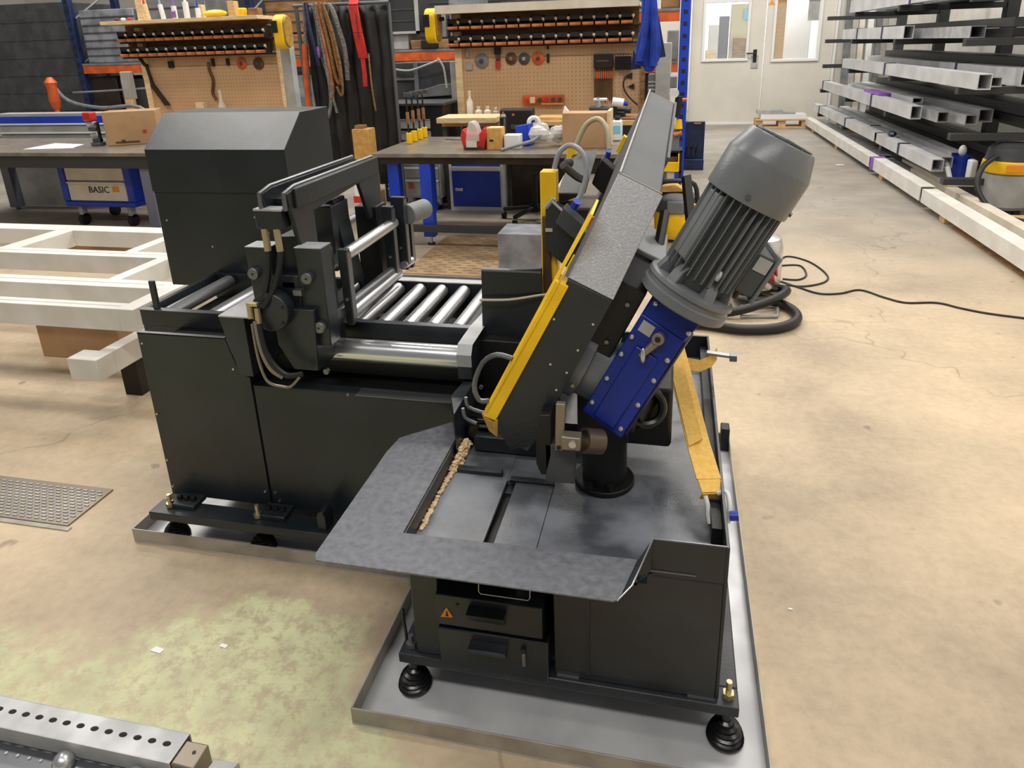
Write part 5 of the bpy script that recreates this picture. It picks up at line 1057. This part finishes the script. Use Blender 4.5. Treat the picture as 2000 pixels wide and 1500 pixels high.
for x in (-5.46, -4.92):
    for y in (5.40, 5.78): box('caster_fork', 'grey_light', tr, x-.02, x+.02, y-.03, y+.03, .08, .19, .003); cyl('caster', 'black', tr, (x-.02, y, .055), (x+.02, y, .055), .055, None, 18)
bx = T('drawer_unit', 'blue and white drawer unit standing next to the trolley under the left bench', 'drawer unit', (-4.62, 5.6, 0))
box('casing', 'white', bx, -4.72, -4.55, 5.5, 5.9, .08, .60, .004); box('blue_front', 'blue_cab', bx, -4.70, -4.57, 5.49, 5.5, .12, .34, .003); box('handle_strip', 'grey_light', bx, -4.72, -4.56, 5.47, 5.49, .50, .53, .003)
dl = T('drawer_cabinet', 'low cabinet with blue and grey drawers behind the left bench', 'cabinet', (-6.2, 6.22, 0))
box('casing', 'grey_light', dl, -7.0, -5.55, 6.12, 6.28, 0, .975, .004)
for z0, z1, m in ((.86, .945, 'blue_cab'), (.77, .845, 'grey_light'), (.68, .755, 'grey_light')):
    q = box('drawer', m, dl, -6.98, -5.57, 6.11, 6.12, z0, z1, .002); box('handle_strip', 'white', q, -6.98, -5.57, 6.095, 6.115, z0, z0+.014, .002)
wv = T('wine_bottle', 'clear bottle with a white label in front of the left pegboard', 'bottle', (-4.78, 6.8, .838))
B().lathe([(.038, 0), (.04, .01), (.04, .13), (.015, .20), (.014, .28), (.018, .285), (.018, .30)], (-4.78, 6.8, .838), (0, 0, 1), 20).o('glass_body', 'plastic_clear', wv); B().lathe([(.041, 0), (.041, .07)], (-4.78, 6.8, .86), (0, 0, 1), 20, cap=False).o('label_band', 'white', wv)
solo(B().box(-5.12, -5.02, 6.82, 6.88, .838, 1.01), 'wooden_block', 'wood_pale', 'pale upright wood block in front of the left pegboard', 'block', (-5.07, 6.85, .838), bev=.003)
solo(B().box(-4.38, -4.15, 6.6, 6.8, .838, .90), 'wooden_block', 'wood_pale', 'flat pale wood block at the right end of the left wooden bench', 'block', (-4.26, 6.7, .838), bev=.003)
# ================================================================== right side: workwear, cart, racking, aluminium profiles
wwv = T('work_overalls', 'bright blue work overalls hanging beside the right pegboard', 'overalls', (-.23, 6.2, 1.25))
B().prism([(-.31, 6.16, 1.84), (-.19, 6.16, 1.84), (-.16, 6.16, 1.60), (-.14, 6.16, 1.45), (-.15, 6.16, 1.36), (-.20, 6.16, 1.25), (-.27, 6.16, 1.25), (-.28, 6.16, 1.30), (-.355, 6.16, 1.30), (-.345, 6.16, 1.48), (-.31, 6.16, 1.62)], (0, .07, 0)).o('overall_body', 'blue_cloth', wwv, .02)
B().tube([(-.25, 6.15, 1.84), (-.27, 6.14, 1.6), (-.31, 6.14, 1.34)], .03, 8).tube([(-.22, 6.15, 1.82), (-.20, 6.14, 1.55), (-.20, 6.14, 1.30)], .035, 8).o('trouser_leg', 'blue_cloth', wwv)
B().prism([(-.37, 6.19, 1.44), (-.30, 6.19, 1.28), (-.39, 6.19, 1.27)], (0, .03, 0)).prism([(-.17, 6.19, 1.7), (-.10, 6.19, 1.37), (-.17, 6.19, 1.36)], (0, .03, 0)).o('dark_jacket_edge', 'blue_dark', wwv, .004)
cyl('hanger_pole', 'steel_dark', wwv, (-.24, 6.22, 1.84), (-.24, 6.22, 1.90), .012)
lk = T('metal_locker', 'pale grey-blue metal locker standing behind the tip of the bow', 'locker', (-.13, 6.95, 0))
box('locker_body', 'grey_light', lk, -.20, -.06, 6.85, 7.1, 0, 1.48, .006); box('vent_panel', 'grey', lk, -.268, -.20, 6.88, 7.1, .6, 1.2, .004)
for k in range(4): box('vent_slat', 'grey_light', lk, -.265, -.20, 6.87, 6.88, 1.02+.035*k, 1.035+.035*k)
kt = T('service_cart', 'dark wire cart with a yellow tray beside the bow', 'cart', (0, 6.55, 0))
for x in (-.10, .06):
    for y in (6.42, 6.75): box('post', 'black', kt, x-.01, x+.01, y-.01, y+.01, .0, .56)
for z in (.16, .36, .54): box('cart_shelf', 'black', kt, -.11, .07, 6.41, 6.76, z, z+.012)
ty = B().box(-.087, .047, 6.38, 6.70, .373, .385).box(-.087, .047, 6.36, 6.38, .373, .46).box(.035, .047, 6.38, 6.70, .373, .53).box(-.087, .047, 6.70, 6.72, .373, .53)
solo(ty, 'yellow_bin', 'yellow', 'yellow open bin on the dark cart beside the bow', 'bin', (0, 6.5, .373), bev=.003)
solo(B().box(-.08, .03, 6.40, 6.68, .386, .50), 'brown_block', 'brown', 'brown block lying inside the yellow bin', 'block', (0, 6.5, .386))
cf = T('air_regulator', 'brass and black air regulator fixed above the yellow bin', 'regulator', (0, 6.42, .56))
cyl('yellow_bowl', 'yellow', cf, (.03, 6.42, .75), (.03, 6.42, .83), .035, .025, 14); cyl('black_body', 'black', cf, (.01, 6.42, .85), (.02, 6.42, 1.03), .03, None, 12); cyl('brass_valve', 'copper', cf, (-.01, 6.40, .70), (.06, 6.40, .72), .02, None, 8); cyl('white_gauge', 'white', cf, (-.02, 6.40, 1.06), (-.02, 6.37, 1.06), .04, None, 16)
box('bracket', 'grey', cf, -.04, .04, 6.42, 6.46, .552, .75, .004); cyl('side_valve', 'orange', cf, (.05, 6.42, 1.0), (.09, 6.42, 1.0), .015, None, 8); box('top_box', 'grey', cf, -.06, .0, 6.42, 6.5, 1.10, 1.2, .008)
tb2 = T('open_tool_case', 'open dark blue tool case standing on the floor in front of the doors', 'tool case', (.23, 8.75, 0))
B().box(.08, .35, 8.74, 8.80, .0, .56).box(.08, .35, 8.62, 8.74, .0, .012).box(.08, .35, 8.60, 8.63, 0, .13).o('case_shell', 'blue_dark', tb2, .006)
for k in range(6): B().tube([(.13+.03*k, 8.735, .14+.05*(k % 3)), (.15+.03*k, 8.72, .26+.04*(k % 2))], .008, 6, 1).o('stowed_tool', 'grey_dark' if k % 2 else 'rubber', tb2)
box('copper_clip', 'copper', tb2, .22, .30, 8.72, 8.74, .535, .55)
# pallet racking behind the benches
def upright(label, x, y, m='blue_dark', h=2.6):
    t = T('rack_upright', label, 'rack upright', (x, y, 0))
    for dy in (0, .9): q = box('post', m, t, x-.05, x+.05, y+dy-.04, y+dy+.04, 0, h, .003)
    for k in range(4): B().tube([(x, y, .2+.6*k), (x, y+.9, .7+.6*k)], .015, 6, 1).o('brace', 'grey', t)
    for k in range(int(h/.12)): box('slot', 'black', t, x-.02, x+.02, y-.042, y-.04, .08+.12*k, .12+.12*k)
    return t
upright('dark blue rack upright at the far left behind the bench', -8.45, 8.9)
upright('slim blue rack upright between the curtain and the left reel', -5.6, 8.9)
upright('dark rack upright right of the black curtain', -3.72, 8.9)
upright('bright blue rack upright beside the pale doors', .06, 8.0, 'blue_cab')
solo(B().lathe([(.09, 0), (.03, .02), (.03, .86), (.05, .88), (.07, .98), (.06, 1.13), (.08, 1.21), (.03, 1.28)], (-8.15, 8.02, .0), (0, 0, 1), 12), 'orange_cover', 'orange', 'red-orange bundle on a pole at the far left behind the bench', 'hose', (-8.15, 8.02, 0))
def beam(label, x0, x1, y, z, h=.11):
    t = T('rack_beam', label, 'rack beam', ((x0+x1)/2, y, z))
    box('orange_beam', 'orange', t, x0, x1, y-.025, y+.025, z, z+h, .003); box('top_ledge', 'grey', t, x0, x1, y-.03, y+.9, z+h, z+h+.03, .002)
beam('orange rack beam at the far left behind the left bench', -8.4, -5.66, 8.9, 1.29)
beam('orange rack beam between the left reel and the curtain', -5.54, -3.78, 8.9, 1.31)
beam('orange rack beam right of the black curtain', -3.66, -2.0, 8.9, 1.345)
beam('upper short orange beam beside the blue upright', -1.2, 0.0, 8.0, 1.69, .10)
beam('lower short orange beam beside the blue upright', -1.2, 0.0, 8.0, 1.17, .09)
def goods(label, x0, x1, y0, y1, z0, z1, m, n='crate', cat='crate', slats=0):
    t = T(n, label, cat, ((x0+x1)/2, (y0+y1)/2, z0)); box('body', m, t, x0, x1, y0, y1, z0, z1, .012)
    for k in range(slats):
        z = z0+(z1-z0)*(k+1)/(slats+1); box('band', 'grey_dark', t, x0-.004, x1+.004, y0-.008, y0, z-.008, z+.008)
    return t
goods('grey wrapped stack of blocks on the far left rack', -8.35, -7.45, 8.95, 9.6, 1.432, 2.15, 'greywrap', 'wrapped_stack', 'stack', 6)
goods('second grey wrapped stack behind the left shelf', -7.35, -6.3, 8.95, 9.6, 1.432, 2.3, 'grey', 'wrapped_stack', 'stack', 4)
goods('dark brown crate under the far left beam', -8.40, -7.95, 8.95, 9.5, .0, 1.24, 'dark_brown')
goods('black crate under the far left beam, beside the brown one', -7.9, -7.2, 8.95, 9.5, .0, 1.2, 'bench_dark')
goods('pale upright board leaning under the far left beam', -7.75, -7.62, 8.8, 8.88, 0, 1.24, 'wood', 'board', 'board')
goods('dark crate right of the black one on the far left', -7.1, -6.3, 8.95, 9.5, .0, 1.2, 'grey_dark')
solo(B().tube([(-8.6, 8.5, 1.15), (-8.2, 8.3, .95), (-7.6, 8.2, .86), (-7.0, 8.2, .86), (-6.7, 8.2, .5), (-6.6, 8.2, .02)], .025, 8).tube([(-8.3, 8.5, 1.05), (-7.6, 8.5, 1.07), (-7.1, 8.5, 1.09)], .014, 8), 'grey_pipe', 'grey', 'grey pipe sagging behind the left bench', 'pipe', (-8, 8.4, .9))
goods('brown wooden crate on the rack between left reel and curtain', -5.3, -4.85, 8.95, 9.5, 1.452, 1.72, 'wood_dark', slats=2)
goods('tan boarded crate above the left reel', -5.5, -4.6, 9.1, 9.6, 1.75, 2.3, 'wood_dark', slats=3)
goods('grey sack under the beam left of the curtain', -5.3, -4.6, 8.95, 9.5, .0, 1.2, 'greywrap', 'sack', 'sack')
goods('dark plastic tank with a pale frame on the rack right of the curtain', -3.64, -3.30, 8.95, 9.5, 1.70, 2.25, 'bench_dark', 'plastic_tank', 'tank', 3)
solo(B().box(-3.29, -3.25, 8.9, 8.94, 1.68, 2.3).box(-3.66, -3.25, 8.9, 8.94, 1.68, 1.71), 'tank_frame', 'grey_light', 'pale steel frame in front of the plastic tank', 'frame', (-3.3, 8.92, 1.68))
goods('grey machine part on the rack left of the right reel', -3.16, -2.9, 8.95, 9.4, 1.62, 1.9, 'grey', 'machine_part', 'machine part')
goods('second pale steel machine part behind the right reel', -2.85, -2.45, 8.95, 9.4, 1.603, 2.2, 'greywrap', 'machine_part', 'machine part')
goods('low wooden crate on the rack beam right of the curtain', -3.38, -2.6, 8.92, 9.5, 1.487, 1.60, 'wood_dark')
goods('black block resting in the low wooden crate', -3.22, -3.0, 8.85, 8.915, 1.49, 1.60, 'black', 'block', 'block')
goods('pale support under the plastic tank', -3.64, -3.42, 8.95, 9.4, 1.487, 1.69, 'grey_light', 'box', 'box')
goods('dark cabinet behind the tool chest', -3.7, -2.3, 9.0, 9.5, .0, 1.33, 'bench_dark', 'cabinet', 'cabinet')
goods('grey box with a red oval badge behind the bow tip', -.12, .0, 7.95, 8.2, 1.30, 1.6, 'grey', 'grey_box', 'box')
goods('brown crate on the upper short beam', -.20, 0.0, 8.05, 8.4, 1.822, 2.05, 'wood_dark')
goods('dark crates stacked behind the right pegboard', -2.1, -.2, 8.3, 9.0, .0, 1.15, 'bench_dark')
goods('dark wrapped stack high behind the right pegboard', -2.2, -.3, 9.1, 9.8, 1.6, 2.5, 'grey_dark', 'wrapped_stack', 'stack', 5)
goods('dark wrapped stack behind the curtain', -4.4, -3.82, 9.2, 9.8, 1.45, 2.3, 'grey_dark', 'wrapped_stack', 'stack', 5)
goods('dark stack at the far end of the left aisle', -10.5, -8.8, 9.2, 10.2, .0, 2.3, 'grey_dark', 'wrapped_stack', 'stack', 8)
goods('row of dark crates in the second rack row', -8.6, -2.2, 11.0, 11.6, .0, 2.4, 'bench_dark', 'crate_row', 'crates', 9)
# cream corner post beside the door wall
st(B().box(.12, .20, 13.4, 13.5, 0, 2.9), 'trim_2', 'grey_light')
st(B().box(2.62, 2.66, 13.46, 13.5, 0, 2.9), 'trim_3', 'white')
# pallet with white boxes in front of the door
pa = T('pallet', 'small wooden pallet standing in front of the right door', 'pallet', (1.8, 13.0, 0))
for y in (12.88, 13.12): box('deck_board', 'wood', pa, 1.36, 2.24, y-.06, y+.06, .13, .15, .002)
for x in (1.42, 1.80, 2.18):
    for y in (12.90, 13.12): box('block', 'wood', pa, x-.06, x+.06, y-.05, y+.05, .025, .13, .002)
for y in (12.90, 13.12): box('bottom_board', 'wood', pa, 1.36, 2.24, y-.05, y+.05, 0, .025, .002)
solo(B().box(1.44, 2.18, 12.84, 13.16, .151, .235), 'white_carton', 'white', 'flat white carton on the small pallet', 'box', (1.8, 13, .151), bev=.004)
solo(B().box(1.38, 1.80, 12.86, 13.1, .237, .30).box(1.5, 2.0, 12.84, 13.0, .237, .27), 'profile_offcuts', 'grey_light', 'grey profile offcuts on top of the white carton', 'offcut', (1.6, 13, .236))
# things seen in the room beyond the windows
for x0, x1, z0, z1, y, m, lb in ((.55, .72, 0, 1.75, 14.2, 'white', 'white machine column behind the left door window'), (.74, .92, 0, 1.9, 14.4, 'leg_grey', 'grey-blue cabinet behind the left door window'), (.94, 1.30, 0, 2.1, 14.3, 'beige_green', 'pale green cabinet behind the left door window'), (1.0, 1.22, 0, 1.5, 14.1, 'wood_dark', 'wooden box in front of the pale green cabinet'), (.50, .68, 0, 1.30, 14.0, 'wood_pale', 'pale box low behind the left door window'), (1.64, 1.95, 0, 2.3, 14.6, 'carton_y', 'orange-brown board behind the right door window'), (2.0, 2.5, 0, 2.2, 15.2, 'white', 'white panel behind the right door window')):
    goods(lb, x0, x1, y, y+.2, z0, z1, m, 'stored_item', 'box')
solo(B().box(1.16, 1.28, 14.26, 14.29, 1.82, 2.0), 'cyan_screen', 'cyan', 'cyan sheet on the pale green cabinet', 'sheet', (1.2, 14.27, 1.82))
# cantilever rack and aluminium profiles
cr_ = T('cantilever_rack', 'dark cantilever rack along the right wall holding aluminium profiles', 'rack', (3.3, 9, 0))
for y in (6.6, 8.6, 10.6, 12.4):
    p = box('column', 'bench_dark', cr_, 3.30, 3.42, y-.06, y+.06, 0, 2.3, .004)
    for z in (.30, .68, 1.06, 1.44, 1.78): box('arm', 'bench_dark', p, 2.28, 3.30, y-.04, y+.04, z-.06, z-.002, .003)
box('base_beam', 'bench_dark', cr_, 3.1, 3.5, 6.4, 12.6, 0, .10, .004)
def profile(label, x, y0, y1, z0, z1, w=.10, h=.10, m='galv', straps=(), xe=None, grp=None):
    """box profile running along Y, from (x,y0,z0) to (xe,y1,z1)"""
    xe = x if xe is None else xe
    t = T('aluminium_profile', label, 'metal profile', (x, y0, z0), grp)
    P_ = lambda q, dx, dz: (x+(xe-x)*q+dx, y0+(y1-y0)*q, z0+(z1-z0)*q+dz)
    # hollow box profile: four walls
    k = .008
    for a, b_, c, d in ((0, w, 0, k), (0, w, h-k, h), (0, k, k, h-k), (w-k, w, k, h-k)):
        B().hexa([P_(0, a, c), P_(0, b_, c), P_(1, b_, c), P_(1, a, c), P_(0, a, d), P_(0, b_, d), P_(1, b_, d), P_(1, a, d)]).o('profile_wall', m, t)
    for s_ in straps:
        q = (s_-y0)/(y1-y0); dq = .05/(y1-y0)
        B().hexa([P_(q, -.006, -.006), P_(q, w+.006, -.006), P_(q+dq, w+.006, -.006), P_(q+dq, -.006, -.006), P_(q, -.006, h+.006), P_(q, w+.006, h+.006), P_(q+dq, w+.006, h+.006), P_(q+dq, -.006, h+.006)]).o('packing_strap', 'blue_dark', t)
    return t
# floor level: long white beams on wood blocks
profile('long white beam on the floor blocks, the far one nearest the aisle', 2.17, 8.55, 13.0, .06, .06, .11, .12, 'white_paint')
profile('long white beam on the floor blocks, the middle one nearest the aisle', 2.17, 6.75, 8.45, .06, .06, .12, .13, 'white_paint')
profile('long white beam on the floor blocks, the near one running out of frame', 2.17, 3.6, 6.70, .06, .06, .12, .12, 'white_paint')
profile('second white beam right behind the near floor beam', 2.42, 4.6, 7.9, .06, .06, .10, .10, 'cream')
profile('grey channel behind the far floor beam', 2.36, 8.9, 12.9, .06, .06, .14, .08, 'galv')
profile('grey channel behind the middle floor beam', 2.36, 7.95, 8.85, .06, .06, .14, .06, 'galv')
solo(B().box(2.155, 2.30, 8.36, 8.44, .05, .20), 'end_wrap', 'purple', 'purple and blue tape around the joint of the white floor beams', 'tape', (2.2, 8.4, .05), bev=.01)
solo(B().prism([(2.44, 6.9, .162), (2.78, 6.9, .162), (2.78, 8.3, .162), (2.44, 8.3, .162)], (0, 0, .03)), 'cream_board', 'cream', 'cream board lying behind the white floor beams', 'board', (2.6, 7.5, .162), bev=.003)
for k, (y, w) in enumerate(((12.2, 'far'), (10.4, 'second'), (8.1, 'third'), (6.2, 'near'))):
    solo(B().box(2.19, 3.0, y-.06, y+.06, 0, .058), 'wood_block', 'wood', 'wooden block under the white floor beams, the %s one' % w, 'block', (2.5, y, 0), bev=.003)
solo(B().box(2.20, 2.30, 3.5, 6.0, 0, .012), 'brown_board', 'wood_dark', 'thin brown board on the floor under the near white beam', 'board', (2.25, 5, 0))
solo(B().tube([(2.47, 6.95, .215), (2.50, 7.22, .36)], .022, 8, 1), 'white_bar', 'white', 'short white bar leaning on the cream board', 'bar', (2.55, 7.1, .2))
# rack levels
lv = [
 # x, y0, y1, z0, z1, w, h, straps, label
 (2.28, 8.9, 12.9, .30, .30, .10, .11, (10.4, 12.3), 'lowest rack level, front profile'),
 (2.28, 6.9, 8.8, .30, .30, .10, .11, (7.9,), 'lowest rack level, near front profile'),
 (2.42, 7.1, 12.6, .30, .30, .10, .10, (9.6,), 'lowest rack level, second profile'),
 (2.60, 7.4, 12.4, .30, .30, .12, .10, (), 'lowest rack level, third profile'),
 (2.28, 7.7, 12.4, .68, .68, .10, .13, (9.2, 12.2), 'second rack level, front profile'),
 (2.43, 7.4, 11.6, .68, .68, .10, .10, (8.3,), 'second rack level, second profile'),
 (2.43, 8.2, 11.0, .79, .79, .10, .06, (), 'second rack level, profile lying on top'),
 (2.60, 7.2, 12.0, .68, .68, .10, .09, (8.8,), 'second rack level, third profile'),
 (2.78, 7.4, 12.0, .68, .68, .12, .12, (), 'second rack level, fourth profile'),
 (2.28, 6.2, 11.0, 1.06, 1.06, .10, .12, (8.8,), 'third rack level, front profile'),
 (2.45, 6.5, 10.8, 1.06, 1.06, .12, .08, (), 'third rack level, second profile'),
 (2.70, 6.5, 11.4, 1.06, 1.06, .14, .14, (7.9,), 'third rack level, third profile'),
 (2.28, 8.3, 11.2, 1.44, 1.44, .10, .13, (9.1, 10.3), 'fourth rack level, front profile'),
 (2.45, 7.0, 9.6, 1.44, 1.44, .12, .10, (), 'fourth rack level, second profile'),
 (2.28, 7.6, 10.9, 1.78, 1.78, .12, .16, (8.2,), 'top rack level, front profile'),
 (2.50, 6.4, 10.4, 1.78, 1.78, .16, .12, (), 'top rack level, second profile')]
for x, y0, y1, z0, z1, w, h, stp, lb in lv: profile('aluminium profile on the cantilever rack, '+lb, x, y0, y1, z0, z1, w, h, 'alu' if 'second' not in lb.split(',')[1] else 'galv', stp)
for x, y0, y1, z, w, h, lb in ((2.9, 7.0, 12.0, .30, .35, .16, 'lowest level at the back'), (2.95, 6.6, 12.0, .68, .30, .20, 'second level at the back'), (2.9, 6.3, 11.5, 1.06, .35, .22, 'third level at the back'), (2.62, 6.6, 11.0, 1.44, .55, .16, 'fourth level at the back'), (2.75, 6.4, 11.0, 1.78, .45, .16, 'top level at the back')):
    t = T('dark_profile_bundle', 'bundle of dark profiles on the cantilever rack, '+lb, 'metal profile', (x, y0, z)); n = 4
    for i in range(n):
        for j in range(2): box('dark_profile', 'bench_dark' if (i+j) % 3 else 'black', t, x+w*i/n, x+w*(i+.9)/n, y0+.1*i, y1-.2*j, z+h*j/2, z+h*(j+.92)/2, .002)
solo(B().prism([(2.30, 9.0, .812), (2.42, 9.0, .812), (2.48, 9.6, .812), (2.32, 9.8, .812)], (0, 0, .03)), 'purple_wrap', 'purple', 'purple plastic wrap lying on the second rack level', 'wrap', (2.4, 9.4, .812))
for y, z, s_, lb in ((8.5, .25, .05, 'blue tape scrap on the lowest rack level'), (10.4, .55, .04, 'dark blue tape on the second rack level')):
    solo(B().sph((2.36, y, z+.19), s_, 8, 1, 1.6, .6), 'tape_scrap', 'blue_dark', lb, 'tape', (2.36, y, z))
for k, (x, h, m) in enumerate(((2.75, 2.2, 'grey'), (2.86, 2.5, 'grey_light'), (2.97, 2.0, 'cream'), (3.10, 2.4, 'white'), (3.25, 1.9, 'grey'), (3.42, 2.3, 'grey_light'))):
    solo(B().hexa([(x, 13.15, 0), (x+.09, 13.15, 0), (x+.09, 13.2, 0), (x, 13.2, 0), (x, 13.42, h), (x+.09, 13.42, h), (x+.09, 13.47, h), (x, 13.47, h)]), 'leaning_board', m, '%s board leaning on the back wall behind the rack, %s from the door' % ({'grey': 'grey', 'grey_light': 'light grey', 'cream': 'cream', 'white': 'white'}[m], ('first', 'second', 'third', 'fourth', 'fifth', 'sixth')[k]), 'board', (x, 13.2, 0), bev=.002)
# yellow vacuum at the right edge with its hose
v2 = T('workshop_vacuum', 'yellow and grey workshop vacuum standing at the right edge by the rack', 'vacuum cleaner', (2.78, 6.6, 0))
B().lathe([(.16, .05), (.19, .08), (.19, .34), (.17, .36)], (2.78, 6.6, 0), (0, 0, 1), 24).o('tank', 'grey_light', v2); B().lathe([(.20, .36), (.21, .38), (.20, .45), (.19, .46)], (2.78, 6.6, 0), (0, 0, 1), 24).o('yellow_band', 'yellow', v2)
B().lathe([(.19, .46), (.17, .56), (.10, .60)], (2.78, 6.6, 0), (0, 0, 1), 24).o('motor_head', 'grey_dark', v2); B().box(2.68, 2.80, 6.385, 6.40, .385, .44).o('badge', 'sticker', v2)
for a in (.5, 2., 3.6, 5.2): cyl('caster', 'black', v2, (2.78+.14*math.cos(a), 6.6+.14*math.sin(a)-.012, .028), (2.78+.14*math.cos(a), 6.6+.14*math.sin(a)+.012, .028), .028)
solo(B().tube([(2.62, 6.48, .50), (2.50, 6.40, .42), (2.46, 6.32, .26), (2.56, 6.2, .10), (2.75, 6.1, .04), (3.0, 6.0, .03)], .022, 10), 'vacuum_hose', 'rubber', 'black hose hanging from the vacuum at the right edge', 'hose', (2.6, 6.8, .03))
bu = T('blue_bucket', 'blue bucket with a white brush head beside the right vacuum', 'bucket', (2.63, 7.22, .193))
solo(B().box(2.60, 2.66, 6.9, 7.0, .165, .40), 'white_scoop', 'white', 'white plastic scoop standing on the floor profiles', 'scoop', (2.63, 6.95, .165), bev=.015)
B().lathe([(.065, .0), (.08, .20), (.083, .205), (.076, .205), (.062, .01)], (2.63, 7.22, .193), (0, 0, 1), 20).o('pail', 'blue_cab', bu); B().sph((2.63, 7.22, .44), .05, 12, .7, .7, 1.1).o('brush_head', 'white', bu)
